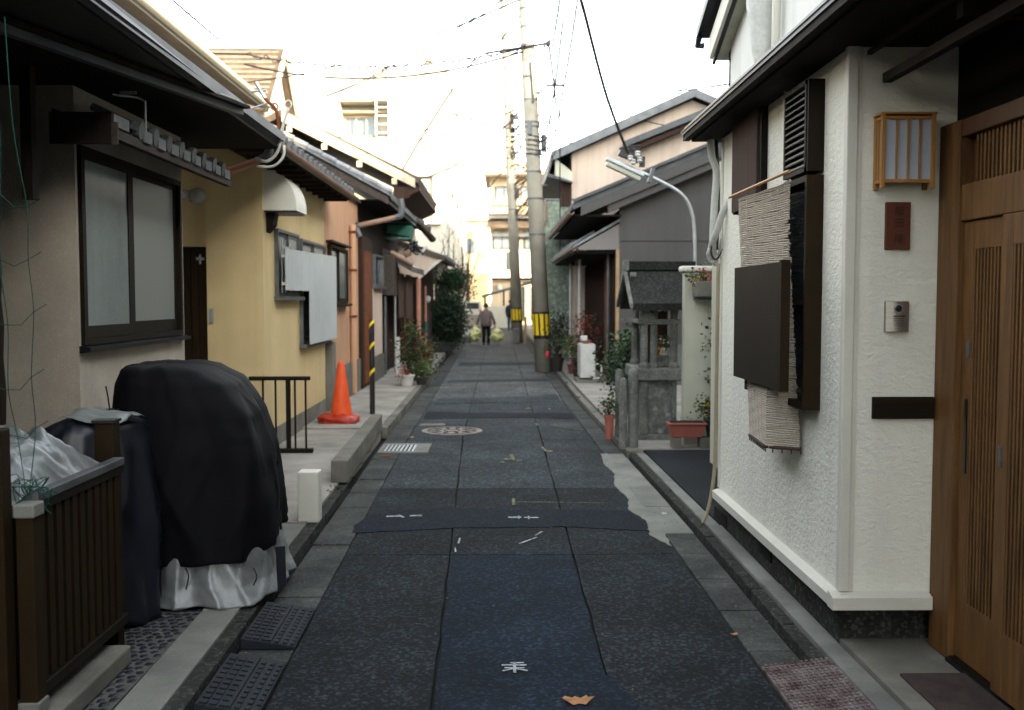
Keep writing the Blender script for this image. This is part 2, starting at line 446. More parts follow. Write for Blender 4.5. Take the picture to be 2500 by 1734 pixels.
slabs('kerb_stone', lambda y: gx(y) - .12, lambda y: gx(y) - .022, 12.15, 24, .6, conc, .075, kl, h=.14, seed=17)
struct('pavement', MB().prism([(-2.5, 7.06, -.08), (gx(7) - .104, 7.06, -.08), (gx(12) - .104, 12.14, -.08), (-2.5, 12.14, -.08)], (0, 0, .135)), conc_walk)
struct('pavement', MB().prism([(-3, 12.15, -.08), (gx(12) - .125, 12.15, -.08), (gx(62) - .125, 62, -.08), (-3, 62, -.08)], (0, 0, .155)), conc_walk)
struct('pavement', MB().prism([(rx(10.45) + .125, 10.62, -.08), (4, 10.62, -.08), (4, 62, -.08), (rx(62) + .1, 62, -.08)], (0, 0, .12)), conc_walk)
struct('parking_pad', MB().prism([(1.60, 7.06, -.08), (4, 7.06, -.08), (4, 10.6, -.08), (1.555, 10.6, -.08)], (0, 0, .11)), asphalt_pad)
struct('cross_street', MB().box(-30, 30, 62.02, 74, -.09, 0), asphalt)
struct('porch_floor', MB().box(1.606, 2.2, -3, 4.62, -.08, .052), conc)
struct('front_yard', MB().box(-6, -1.98, -3, 6.2, -.08, .03), conc_dark)
yard = struct('cobble_paving', MB().box(-2.3, -1.53, 3.3, 6.3, -.08, .034), mortar)
# pebbles, one by one
protos = []
for k in range(5):
    mb = MB(); r = random.Random(k); n = 7
    ang = sorted(r.uniform(-.3, .3) + 2 * math.pi * i / n for i in range(n))
    ring = [(math.cos(a) * r.uniform(.8, 1.1), math.sin(a) * r.uniform(.8, 1.1)) for a in ang]
    vs = [(x, y, 0) for x, y in ring] + [(x * .85, y * .85, .5) for x, y in ring] + [(0, 0, .8)]
    fs = [(i, (i + 1) % n, (i + 1) % n + n, i + n) for i in range(n)] + [(i + n, (i + 1) % n + n, 2 * n) for i in range(n)]
    o = mb.add(vs, fs).build('cobble', cobble_m, yard, loc=(0, 0, 0), smooth=True)
    o.location = Vector((-1.72 - .05 * k, 5.5, .03)) - wl(yard); o.scale = (.021, .024, .016)
    protos.append(o)
j = 0
for iy in range(34):
    for ix in range(9):
        y = 3.75 + iy * .05; x = -1.555 - ix * .047 - (iy % 2) * .023
        if y > 5.42 or x < -1.96: continue
        o = put(protos[rg.randrange(5)], 'cobble', yard, (x + rg.uniform(-.007, .007), y + rg.uniform(-.007, .007), .031), (0, 0, rg.uniform(0, 6)), (rg.uniform(.020, .025), rg.uniform(.020, .026), rg.uniform(.009, .014)))
        j += 1
# raised concrete ledge under the fence, concrete kerb block, marker post
tag(B('concrete_ledge', conc, None, -2.3, -1.63, 1.5, 4.36, .036, .12, loc=(-1.9, 3, .036), bevel=.01), 'low grey concrete ledge under the brown slatted fence', 'ledge')
mb = MB().prism([(-1.46, 8.6, .05), (-1.31, 8.6, .05), (-1.42, 12.1, .05), (-1.55, 12.1, .05)], (0, 0, .20))
tag(mb.build('kerb_block', conc, None, loc=(-1.43, 10, .05), bevel=.012), 'long low concrete kerb block beside the orange cone', 'kerb block')
tag(B('marker_post', trim_w, None, -1.445, -1.295, 7.1, 7.24, .04, .41, loc=(-1.37, 7.17, .04), bevel=.01), 'short square white concrete post at the gutter edge', 'post')

# manhole
mh = thing('manhole_cover', 'round pinkish iron manhole cover set in the road', 'manhole cover', (-.585, 12.4, 0))
MB().lathe(-.585, 12.4, [(.38, -.01), (.38, .007), (.345, .009), (.34, .004)], 40).build('rim', manhole_m, mh)
MB().lathe(-.585, 12.4, [(.335, -.01), (.335, .006)], 40).build('lid', manhole_m, mh)
mb = MB()
for k in range(10):
    a = k * math.pi / 5
    mb.boxr((-.585 + .22 * math.cos(a), 12.4 + .22 * math.sin(a), .009), (.12, .03, .008), (0, 0, a))
for rr_ in (.1, .3):
    for k in range(18):
        a = k * math.pi / 9
        mb.boxr((-.585 + rr_ * math.cos(a), 12.4 + rr_ * math.sin(a), .009), (.012, rr_ * .3, .006), (0, 0, a))
mb.build('relief_pattern', conc_dark, mh)
# drain grate
dg = thing('drain_grate', 'pale steel drain grate with dark slots beside the kerb block', 'drain grate', (-1.03, 10.9, 0))
mb = MB()
mb.box(-1.30, -.76, 10.60, 10.68, 0, .012).box(-1.30, -.76, 11.17, 11.25, 0, .012).box(-.92, -.76, 10.684, 11.166, 0, .012).box(-1.30, -1.26, 10.684, 11.166, 0, .012)
mb.build('frame', conc_light, dg)
MB().box(-1.26, -.92, 10.684, 11.166, -.004, .001).build('recess', joint, dg)
pieces('bar', MB().box(-.011, .011, -.24, .24, 0, .009), galv, dg, [((-1.235 + k * .043, 10.925, .001),) for k in range(8)])

# road paint
def paint(quads, mat, name='road_marking', z=.0095):
    mb = MB()
    for (x, y, lx, ly, a) in quads: mb.boxr((x, y, z - .0015), (lx, ly, .002), (0, 0, a))
    return struct(name, mb, mat)
kx, ky = .07, 4.36
paint([(kx, ky, .013, .125, 0), (kx - .002, ky + .028, .112, .011, -.02), (kx + .012, ky + .055, .062, .009, .05), (kx - .03, ky - .028, .055, .009, .5), (kx + .032, ky - .028, .055, .009, -.45), (kx - .02, ky - .005, .05, .008, 0), (kx + .02, ky - .006, .05, .008, 0)], white_p)
paint([(.12, 7.42, .10, .03, .05), (.15, 7.42, .012, .10, 0), (.245, 7.41, .11, .022, -.05), (.225, 7.41, .012, .1, 0), (-.79, 7.47, .12, .03, .1), (-.74, 7.47, .02, .09, .5), (-.63, 7.49, .09, .035, .2), (-.6, 7.49, .03, .05, 0)], white_p)
paint([(.12, 8.0, .024, .26, 0), (.33, 7.98, .38, .008, -.04), (.68, 7.95, .34, .006, -.07)], yellow_worn)
paint([(.14, 10.25, .04, .40, .05), (.10, 10.15, .09, .08, .3), (.21, 10.05, .05, .06, .2), (.3, 10.62, .30, .010, .02), (.5, 10.8, .03, .36, .1), (.55, 10.68, .06, .09, 0), (.04, 9.95, .05, .05, .6)], yellow_worn)
paint([(.50, 13.0, .03, .2, .1), (.44, 14.9, .06, .10, .0), (.76, 14.8, .04, .12, 0), (.74, 13.0, .03, .06, 0)], yellow_worn)
paint([(-.27, 6.7, .012, .14, -.03), (-.285, 6.45, .010, .10, .08), (.2, 6.7, .012, .22, -.6), (.28, 6.9, .012, .12, -.4)], white_p)
paint([(1.27, 7.55, .035, .07, 0)], white_p)

# ramps over the left gutter
def ramp(y0, y1, label):
    t = thing('rubber_ramp', label, 'kerb ramp', (-1.12, (y0 + y1) / 2, 0), 'rubber kerb ramps in the left gutter')
    xa0, xb0 = gx(y0) + .015, gx(y0) + .27
    mb = MB().prism([(xa0, y0, .0), (xb0, y0, .0), (xb0, y0, .014), (xa0, y0, .055)], (gx(y1) - gx(y0), y1 - y0, 0))
    mb.build('wedge', rubber, t, bevel=.004)
    mb = MB(); n = int((y1 - y0) / .052)
    for i in range(n):
        yy = y0 + .03 + i * (y1 - y0 - .04) / n
        for kx_, ww in ((.03, .03), (.07, .03), (.11, .03), (.165, .02), (.205, .02), (.24, .016)):
            z = lerp(.055, .014, kx_ / .255)
            mb.boxr((gx(yy) + .015 + kx_, yy, z), (ww, .034, .014), (0, R(9), 0))
    mb.boxr((gx((y0 + y1) / 2) + .148, (y0 + y1) / 2, .036), (.016, y1 - y0 - .02, .014), (0, R(9), R(.9)))
    mb.build('raised_studs', rubber, t)
ramp(4.62, 5.2, 'black studded rubber ramp nearest the silver cover hem')
ramp(3.86, 4.43, 'black studded rubber ramp at the bottom edge, below the other ramp')

# ribbed mat over the right gutter, and the brown door mat
t = thing('ribbed_ramp_mat', 'reddish grey ribbed mat laid across the gutter before the doorway', 'ramp mat', (1.33, 3.8, 0))
redmat = M('reddish_mat', (.14, .085, .078), .9, .4, 14, .4, 60, col2=(.2, .17, .17))
MB().prism([(1.17, 2.6, .003), (1.475, 2.6, .003), (1.475, 2.6, .05), (1.17, 2.6, .016)], (0, 1.73, 0)).build('mat_body', redmat, t)
mb = MB()
for k in range(13):
    x = 1.185 + k * .0225
    for q in range(58):
        mb.boxr((x + (q % 2) * .004, 2.62 + q * .03, lerp(.018, .052, (x - 1.17) / .3)), (.013, .018, .008))
mb.build('ribs', redmat, t)
mat_b = M('brown_mat', (.065, .05, .045), .95, .3, 8, .6, 120)
tag(B('door_mat', mat_b, None, 1.70, 1.985, 2.9, 4.12, .053, .066, loc=(1.84, 3.5, .053), bevel=.004), 'flat brown door mat on the concrete porch floor', 'door mat')

# weeds in the gutter cracks
rw = random.Random(9); mb = MB()
for k in range(60):
    y = rw.choice([7.6, 8.3, 8.9, 9.6, 10.3, 12.3, 12.4, 14, 16, 19]) + rw.uniform(-.12, .12)
    x = gx(y) - rw.uniform(.02, .13) if rw.random() < .7 else rx(y) + rw.uniform(.01, .05)
    for q in range(9):
        a = rw.uniform(0, 6.28); l = rw.uniform(.012, .04)
        mb.add([(x, y, .04), (x + l * math.cos(a), y + l * math.sin(a), .04 + l * .8), (x + l * 1.1 * math.cos(a + .35), y + l * 1.1 * math.sin(a + .35), .045 + l * .5)], [(0, 1, 2)])
tag(mb.build('weeds', leaf_a, None, loc=(0, 10, .04), normals=False), 'tiny green weeds sprouting from the gutter and kerb cracks', 'weeds', kind='stuff')
mb = MB()
for k in range(420):
    y = rw.uniform(3.6, 13); sd = rw.random()
    x = gx(y) + abs(rw.gauss(0, .09)) + .02 if sd < .5 else (rx(y) - abs(rw.gauss(0, .08)) - .02 if sd < .8 else rw.uniform(-1, 1.1))
    s_ = rw.uniform(.002, .007); a = rw.uniform(0, 3)
    mb.boxr((x, y, .008), (s_ * 1.8, s_, s_ * .5), (0, 0, a))
tag(mb.build('gravel_grit', M('grit', (.20, .16, .11), .9, .5, 60), None, loc=(0, 8, 0)), 'scattered grit and crumbs along the gutters', 'grit', kind='stuff')
# fallen leaves
def fallen(x, y, z, s, a, label, mat=dry_leaf, curl=.35):
    pts = [(-1, 0), (-.75, .5), (-.35, .38), (-.1, .75), (.2, .42), (.6, .62), (.62, .2), (1, .02), (.6, -.3), (.35, -.62), (0, -.4), (-.4, -.6), (-.62, -.28)]
    ca, sa = math.cos(a), math.sin(a); mb = MB(); vs = [(0, 0, .10 * s)]
    for px, py in pts: vs.append((px * s * ca - py * s * sa, px * s * sa + py * s * ca, .02 * s + curl * s * (px * px * .6 + .1 * math.sin(px * 9 + py * 7))))
    mb.add([(vx + x, vy + y, vz + z) for vx, vy, vz in vs], [(0, i + 1, (i + 1) % len(pts) + 1) for i in range(len(pts))])
    tag(mb.build('fallen_leaf', mat, None, loc=(x, y, z), solid=.001), label, 'leaf', 'dry leaves fallen on the street')
fallen(.325, 3.98, .01, .068, .1, 'large tan dry leaf at the bottom edge of the road')
fallen(1.155, 4.78, .01, .022, .6, 'small tan leaf on the joint by the right gutter')
fallen(-1.18, 10.35, .01, .075, .3, 'curled brown leaf just below the drain grate', rust)
fallen(-1.04, 11.75, .01, .05, 1.1, 'yellow brown leaf between drain grate and manhole cover', M('ochre_leaf', (.30, .2, .03), .7))
fallen(-1.24, 7.65, .01, .02, .2, 'tiny rust coloured leaf in the left gutter beside the white post', rust)
fallen(-1.10, 5.0, .05, .012, .2, 'tiny brown scrap of leaf on the rubber ramp', rust)

# ================================================================ shared builders
def tile_mb(side, pitch, w=.27, l=.27, cap=True):
    """one clay tile modelled round its lower edge; slopes up towards side"""
    dx, dz = side * math.cos(pitch) * l, math.sin(pitch) * l
    top, bot = [], []
    for i in range(7):
        u = i / 6; h = .030 * math.sin(u * 2 * math.pi) + .01
        top.append((0, (u - .5) * w, h + .02)); bot.append((0, (u - .5) * w, h))
    mb = MB().prism(top + bot[::-1], (dx, 0, dz))
    if cap:
        mb.tube([(-side * .012, -w * .26, .022), (side * .03, -w * .26, .03)], .05, 10)
        mb.box(-.012, .012, -w * .12, w * .42, -.03, .03)
    return mb
def tiled_eave(parent, x, z, y0, y1, side, pitch, rows=2, w=.27, mat=None):
    n = int((y1 - y0) / w)
    m0 = tile_mb(side, pitch, w)
    m1 = tile_mb(side, pitch, w, cap=False)
    pl, pr_ = [], []
    for i in range(n):
        pl.append(((x, y0 + w * (i + .5), z + rg.uniform(-.006, .006)), (0, 0, rg.uniform(-.03, .03))))
        for q in range(1, rows):
            pr_.append(((x + side * math.cos(pitch) * .24 * q, y0 + w * (i + .5), z + math.sin(pitch) * .24 * q + .02 * 1), (0, 0, rg.uniform(-.02, .02))))
    pieces('roof_tile', m0, mat or tile, parent, pl)
    if pr_: pieces('roof_tile', m1, mat or tile, parent, pr_)
def sash(parent, x, y0, y1, z0, z1, n=2, fm=None, pm=None, side=1, depth=.05, fw=.035, sill=True, rec=.02, name='window'):
    """window in a wall of constant x; side=+1 faces +x"""
    fm = fm or bronze; pm = pm or pane_b
    mb = MB(); xa, xb = sorted((x - side * rec, x + side * depth))
    mb.box(xa, xb, y0, y0 + fw, z0, z1).box(xa, xb, y1 - fw, y1, z0, z1).box(xa, xb, y0 + fw, y1 - fw, z1 - fw, z1).box(xa, xb, y0 + fw, y1 - fw, z0, z0 + fw)
    f = mb.build(name, fm, parent)
    n_ = n; wv = (y1 - y0 - 2 * fw) / n_
    for k in range(n_):
        off = side * (depth * (.25 + .35 * (k % 2)))
        a, b = y0 + fw + k * wv, y0 + fw + (k + 1) * wv
        s_ = MB(); xs = sorted((x + off - side * .012, x + off + side * .006))
        s_.box(*xs, a, a + fw, z0 + fw, z1 - fw).box(*xs, b - fw, b, z0 + fw, z1 - fw).box(*xs, a + fw, b - fw, z0 + fw, z0 + 2.2 * fw).box(*xs, a + fw, b - fw, z1 - 2 * fw, z1 - fw)
        s_.build('sash_frame', fm, f)
        MB().box(*sorted((x + off - side * .008, x + off - side * .003)), a + fw, b - fw, z0 + 2.2 * fw, z1 - 2 * fw).build('pane', pm, f)
    if sill: MB().box(*sorted((x - side * .01, x + side * (depth + .05))), y0 - .04, y1 + .04, z0 - .045, z0 - .003).build('window_sill', fm, parent)
    return f
def win_y(parent, y, x0, x1, z0, z1, n=2, fm=None, pm=None, fw=.05, depth=.05, name='window'):
    """window in a wall facing the camera (-y)"""
    fm = fm or bronze; pm = pm or pane_b
    mb = MB().box(x0, x0 + fw, y - depth, y + .02, z0, z1).box(x1 - fw, x1, y - depth, y + .02, z0, z1).box(x0 + fw, x1 - fw, y - depth, y + .02, z1 - fw, z1).box(x0 + fw, x1 - fw, y - depth, y + .02, z0, z0 + fw)
    wv = (x1 - x0 - 2 * fw) / n
    for k in range(1, n): mb.box(x0 + fw + k * wv - fw * .4, x0 + fw + k * wv + fw * .4, y - depth * .8, y + .01, z0 + fw, z1 - fw)
    f = mb.build(name, fm, parent)
    for k in range(n): MB().box(x0 + fw + k * wv + fw * .4 * (k > 0), x0 + fw + (k + 1) * wv - fw * .4 * (k < n - 1), y - depth * .45, y - depth * .3, z0 + fw, z1 - fw).build('pane', pm, f)
    return f
def slab_roof(parent, x0, z0, x1, z1, y0, y1, th, mat, name='roof'):
    return MB().prism([(x0, y0, z0), (x1, y0, z1), (x1, y0, z1 + th), (x0, y0, z0 + th)], (0, y1 - y0, 0)).build(name, mat, parent)
def gutter(parent, x, z, y0, y1, mat, r=.05, name='eaves_gutter', slope=0):
    mb = MB(); n = 8
    prof = [(x + r * math.cos(math.pi + math.pi * k / n), z + r * math.sin(math.pi + math.pi * k / n)) for k in range(n + 1)]
    prof += [(x + .8 * r * math.cos(math.pi + math.pi * k / n), z + .8 * r * math.sin(math.pi + math.pi * k / n)) for k in range(n, -1, -1)]
    mb.prism([(a, y0, b) for a, b in prof], (0, y1 - y0, slope))
    return mb.build(name, mat, parent)

# ================================================================ WHITE HOUSE, right foreground
WX, WY = 1.575, 4.5
wh = thing('white_house', 'white stucco house at right with lattice door and dark eave', 'house', (2.4, 4.5, 0))
MB().box(WX, 2.1, WY, 7.04, .30, 2.79).build('stucco_wall', stucco, wh)
MB().box(WX + .03, 2.1, WY + .09, 7.02, -.05, .295).build('foundation', granite, wh)
# flashing
mb = MB()
mb.prism([(WX - .006, WY - .03, .30), (WX - .05, WY - .03, .285), (WX - .05, WY - .03, .235), (WX + .02, WY - .03, .235), (WX + .02, WY - .03, .30)], (0, 7.06 - WY, 0))
mb.build('base_flashing', trim_w, wh)
MB().prism([(WX - .054, WY - .006, .304), (WX - .054, WY - .054, .288), (WX - .054, WY - .054, .232), (WX - .054, WY + .02, .232), (WX - .054, WY + .02, .304)], (1.98 - WX + .054, 0, 0)).build('base_flashing', trim_w, wh)
MB().box(WX - .014, WX + .035, WY - .014, WY + .03, .306, 2.785).build('corner_trim', trim_w, wh, bevel=.005)
MB().box(WX + .036, WX + .055, WY - .006, WY, .306, 2.78).build('corner_bead', trim_w, wh)
MB().box(WX - .008, WX, 7.0, 7.05, .306, 2.78).build('corner_bead', trim_w, wh)
# vent hole in the foundation, with a pale stone by it
MB().box(WX + .02, WX + .032, 5.75, 6.0, .10, .22).build('crawl_vent', joint, wh)
MB().box(1.60, 2.05, 6.9, 7.3, -.02, .12).build('gutter_sump', joint, wh)
# near door wall + body behind
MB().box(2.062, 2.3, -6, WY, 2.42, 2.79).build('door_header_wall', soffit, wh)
MB().box(2.3, 9.5, -6, 9.8, -.05, 5.9).build('rear_wall', stucco_b, wh)
MB().box(2.1, 2.3, WY, 9.8, .0, 2.95).build('side_wall', cream_w, wh)
# eave: dark roof slab with gutter line
mb = MB().prism([(1.40, -6, 2.80), (2.45, -6, 3.10), (2.45, -6, 3.17), (1.40, -6, 2.87)], (0, 13.25, 0))
mb.build('eave_roof', dark_metal, wh)
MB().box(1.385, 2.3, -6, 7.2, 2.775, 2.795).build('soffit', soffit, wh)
MB().box(1.335, 1.382, -6, 7.27, 2.79, 2.825).build('fascia_board', dark_wood, wh)
MB().box(1.325, 1.360, -6, 7.27, 2.8265, 2.862).build('fascia_edge', dark_metal, wh)
MB().box(1.318, 1.3245, -6, 7.27, 2.846, 2.854).build('fascia_highlight', grey_metal, wh)  # thin pale strip drawn as the highlight along the dark fascia
MB().box(1.345, 1.398, -6, 7.27, 2.864, 2.885).build('roof_edge', black, wh)
MB().box(1.69, 1.73, -1, 4.42, 2.60, 2.64).build('porch_beam', dark_wood, wh)
MB().box(1.62, 1.64, -1, 4.42, 2.72, 2.74).build('porch_batten', bronze_l, wh)
for yy in (1.0, 2.4, 3.6): MB().box(1.66, 2.06, yy, yy + .05, 2.66, 2.74).build('porch_joist', dark_wood, wh)
# vertical pale hangers under the eave
for yy, z0 in ((6.1, 2.42), (5.42, 2.5)): MB().box(1.545, 1.552, yy, yy + .02, z0, 2.77).build('eave_strap', galv, wh)

# lattice door: frame posts, lintel, transom lattice, two sliding leaves
DX = 2.0
MB().box(1.985, 2.06, 4.30, 4.498, .055, 2.42).build('door_post', wood, wh, bevel=.004)
MB().box(DX - .005, 2.06, -1, 4.298, 1.985, 2.14).build('door_lintel', wood, wh, bevel=.004)
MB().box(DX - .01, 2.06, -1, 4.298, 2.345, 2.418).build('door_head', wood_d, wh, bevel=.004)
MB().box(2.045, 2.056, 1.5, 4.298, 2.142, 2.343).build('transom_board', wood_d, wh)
pieces('transom_slat', MB().box(-.012, .012, -.008, .008, 0, .2), wood, wh, [((2.025, 4.2 - k * .033, 2.142),) for k in range(60)])
MB().box(1.99, 2.2, -1, 4.298, .02, .075).build('door_sill', bronze, wh)
MB().box(1.975, 1.99, -1, 4.3, .053, .07).build('sill_rail', dark_metal, wh)
def leaf_door(x, ya, yb):
    dr = MB().box(x, x + .032, yb - .085, yb, .08, 1.98).box(x, x + .032, ya, ya + .085, .08, 1.98).box(x, x + .032, ya + .085, yb - .085, 1.86, 1.98).box(x, x + .032, ya + .085, yb - .085, .08, .34).build('sliding_door', wood, wh, bevel=.003)
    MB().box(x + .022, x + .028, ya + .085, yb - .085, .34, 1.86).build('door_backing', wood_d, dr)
    n = int((yb - ya - .17) / .0275)
    pieces('slat', MB().box(-.008, .008, -.0065, .0065, 0, 1.52), wood, dr, [((x + .008, yb - .085 - (k + .5) * (yb - ya - .17) / n, .34),) for k in range(n)])
    return dr
d1 = leaf_door(2.012, 3.36, 4.296)
MB().box(2.006, 2.013, 4.225, 4.245, .90, 1.22).build('door_pull', black, d1)
MB().box(2.006, 2.013, 4.215, 4.24, 1.40, 1.47).build('door_catch', grey_metal, d1)
d2 = leaf_door(1.976, 2.5, 3.90)
MB().box(1.971, 1.977, 3.855, 3.878, .99, 1.07).build('door_catch', grey_metal, d2)

# mail slot
mb = MB().box(1.70, 1.982, WY - .02, WY - .001, 1.105, 1.205)
ms = mb.build('mail_slot', bronze, wh, bevel=.003)
MB().box(1.71, 1.975, WY - .026, WY - .0205, 1.175, 1.198).build('slot_flap', bronze_l, ms)

# louvre window, high on the street wall
lv = MB().box(1.495, WX - .001, 4.84, 4.862, 2.27, 2.71).box(1.49, 1.51, 4.864, 4.885, 2.27, 2.71).box(1.49, WX - .001, 5.22, 5.24, 2.27, 2.71).box(1.49, WX - .001, 4.864, 5.218, 2.69, 2.71).box(1.49, WX - .001, 4.864, 5.218, 2.27, 2.29).build('louvre_window', bronze, wh)
pieces('louvre_slat', MB().prism([(0, 0, 0), (.03, 0, .022), (.034, 0, .017), (.004, 0, -.005)], (0, .33, 0)), M('louvre_face', (.24, .235, .22), .5, .1), lv, [((1.49, 4.887, 2.30 + k * .033),) for k in range(12)])
MB().box(1.535, 1.55, 4.89, 5.21, 2.29, 2.69).build('louvre_back', black, lv)
# lower window box: brown uprights with dark sashes
fb = MB().box(1.49, WX - .001, 4.835, 4.86, 1.105, 2.25).box(1.49, WX - .001, 5.98, 6.0, 1.105, 2.25).box(1.49, WX - .001, 4.862, 5.98, 2.22, 2.25).box(1.49, WX - .001, 4.862, 5.98, 1.105, 1.14).box(1.50, WX - .001, 4.862, 5.98, 1.62, 1.65).build('window', bronze_l, wh)
MB().box(1.545, 1.555, 4.862, 5.98, 1.14, 1.62).build('pane', pane_d, fb)
MB().box(1.545, 1.555, 4.862, 5.98, 1.65, 2.22).build('pane', pane_d, fb)
# slatted dark shutter further along
sh = MB().box(1.535, WX - .001, 5.86, 5.90, 2.2, 2.77).box(1.5345, WX - .001, 5.86, 6.55, 2.765, 2.774).box(1.535, WX - .001, 6.52, 6.55, 2.2, 2.77).build('reed_shutter', bronze, wh)
pieces('shutter_slat', MB().box(0, .014, -.009, .009, 0, .56), reed_d, sh, [((1.52, 5.915 + k * .023, 2.21),) for k in range(27)])

# second storey
MB().box(2.25, 2.295, 6.98, 9.8, 2.9, 5.9).build('upper_wall', stucco_b, wh)
MB().box(2.262, 2.297, -6, 6.975, 2.9, 5.9).build('upper_shutter_wall', dark_metal, wh)
MB().box(2.25, 2.33, 9.76, 9.84, 2.9, 5.0).build('corner_post', bronze, wh)
# rake roof of the upper storey (falls away down the street)
def rake(xa, xb, za, th, mat, name, y0=4.0, y1=9.95, sl=.40, dz=0):
    MB().prism([(xa, y1, za + dz), (xa, y0, za + dz + (y1 - y0) * sl), (xa, y0, za + dz + th + (y1 - y0) * sl), (xa, y1, za + dz + th)], (xb - xa, 0, 0)).build(name, mat, wh)
rake(2.11, 2.14, 3.96, .17, dark_metal, 'barge_edge')
rake(2.145, 2.8, 4.0, .03, cream_w, 'rake_soffit')
rake(2.07, 2.105, 4.0, .20, trim_w, 'barge_board', y1=9.9)
rake(1.97, 2.8, 4.24, .09, dark_metal, 'upper_roof', y1=10.05)
MB().tube([(1.99, 10.0, 4.24), (1.985, 10.06, 4.17), (2.05, 10.06, 4.17)], .035).build('gutter_end', black, wh)
# wrapped pipe bundle on the upper wall
mb = MB(); pts, rs = [], []
for k in range(26):
    t_ = k / 25; pts.append((2.18 - .02 * math.sin(t_ * 3.1), 8.3, lerp(5.2, 3.55, t_))); rs.append((.055 + .075 * math.sin(t_ * math.pi) ** .7) * (1 + .05 * (k % 2)))
mb.tube(pts, rs, 14)
tag(mb.build('pipe_bundle', pipe_w, None, loc=(2.18, 8.3, 3.5), smooth=True), 'bulging white taped pipe bundle on the upper wall of the white house', 'pipe bundle')
tag(MB().tube([(2.2, 7.95, 5.2), (2.19, 7.95, 4.2), (2.2, 8.0, 3.5), (2.22, 8.4, 3.25)], .035, 10).build('drain_pipe', trim_w, None, loc=(2.2, 8, 3.3), smooth=True), 'thin white drain pipe beside the bulging pipe bundle', 'pipe')

# ---- things hung on the white house
lamp = thing('wall_lamp', 'boxy wooden wall lamp with pale paper-like panes beside the door', 'lamp', (1.80, WY, 2.15))
lx0, lx1, ly0, ly1, lz0, lz1 = 1.685, 1.925, WY - .10, WY - .002, 2.15, 2.46
MB().box(lx0 + .012, lx1 - .012, ly0 + .012, ly1, lz0 + .02, lz1 - .012).build('diffuser', lampglass, lamp)
mb = MB()
for xx in (lx0, lx1 - .018):
    mb.box(xx, xx + .018, ly0, ly0 + .018, lz0 - .012, lz1)
    mb.box(xx, xx + .018, ly1 - .02, ly1, lz0 - .012, lz1)
mb.box(lx0 + .018, lx1 - .018, ly0 + .002, ly0 + .016, lz0 + .012, lz0 + .028).box(lx0 + .018, lx1 - .018, ly0 + .002, ly0 + .016, lz1 - .02, lz1 - .006)
mb.box(lx0 + .002, lx0 + .016, ly0 + .018, ly1 - .02, lz0 + .012, lz0 + .028).box(lx0 + .002, lx0 + .016, ly0 + .018, ly1 - .02, lz1 - .02, lz1 - .006)
mb.box(lx0 - .004, lx1 + .004, ly0 - .004, ly1, lz1, lz1 + .01)
mb.build('frame', wood_l, lamp, bevel=.002)
pieces('muntin', MB().box(-.004, .004, 0, .008, lz0 + .028, lz1 - .02), wood_l, lamp, [((lx0 + .018 + (k + 1) * .051, ly0 + .004, 0),) for k in range(3)] + [((lx0 + .006, ly0 + .05, 0),)])

npl = thing('name_plate', 'reddish brown wooden name plate with three dark characters', 'name plate', (1.80, WY, 1.87))
MB().box(1.742, 1.855, WY - .018, WY - .001, 1.872, 2.085).build('board', copper, npl, bevel=.003)
def glyph(ch, x, y, z, s, mat, parent, name='character', ext=.0008):
    c = bpy.data.curves.new('glyph', 'FONT'); c.body = ch; c.size = s; c.align_x = 'CENTER'; c.extrude = ext
    o = bpy.data.objects.new('glyph', c); COL.objects.link(o)
    bpy.context.view_layer.update()
    me = bpy.data.meshes.new_from_object(o.evaluated_get(bpy.context.evaluated_depsgraph_get()))
    bpy.data.objects.remove(o)
    me.materials.clear(); me.materials.append(mat)
    me.transform(Matrix.Rotation(R(90), 4, 'X'))
    q = bpy.data.objects.new(name, me); COL.objects.link(q)
    q.parent = parent; q.location = Vector((x, y, z)) - wl(parent)
    return q
for ch, z in (('阪', 2.028), ('田', 1.975), ('隆', 1.905)):
    glyph(ch, 1.803, WY - .0195, z, .044, ink, npl)

ic = thing('intercom', 'slim brushed steel door intercom with round camera eye', 'intercom', (1.80, WY, 1.5))
mb = MB(); n = 10
prof = [(1.748, WY - .001)] + [(1.748 + .107 * k / n, WY - .022 - .008 * math.sin(math.pi * k / n)) for k in range(n + 1)] + [(1.855, WY - .001)]
mb.prism([(a, b, 1.502) for a, b in prof], (0, 0, .138)).build('faceplate', steel, ic, bevel=.002)
MB().tube([(1.803, WY - .029, 1.606), (1.803, WY - .036, 1.606)], [.021, .019], 24).build('camera_ring', galv, ic)
MB().tube([(1.801, WY - .0362, 1.607), (1.801, WY - .040, 1.607)], [.016, .010], 20).build('camera_lens', black, ic)
mb = MB()
for k in range(6): mb.box(1.783, 1.783 + (.045 if k else .05), WY - .0315, WY - .0300, 1.570 - k * .0085, 1.572 - k * .0085 + (.003 if k == 0 else 0))
mb.build('speaker_slots', black, ic)

# brown panel hung outside the window
hp = thing('window_screen', 'plain dark brown privacy panel hung in front of the reed blind', 'screen panel', (1.40, 5.4, 1.2))
MB().box(1.375, 1.387, 4.88, 5.80, 1.20, 1.83).build('panel', bronze, hp)
MB().box(1.375, 1.42, 4.84, 4.878, 1.195, 1.84).build('edge_channel', bronze_l, hp)
pieces('bracket', MB().box(1.392, 1.43, -.015, .015, 1.24, 1.27), bronze, hp, [((0, 4.96, 0),), ((0, 5.66, 0),)])
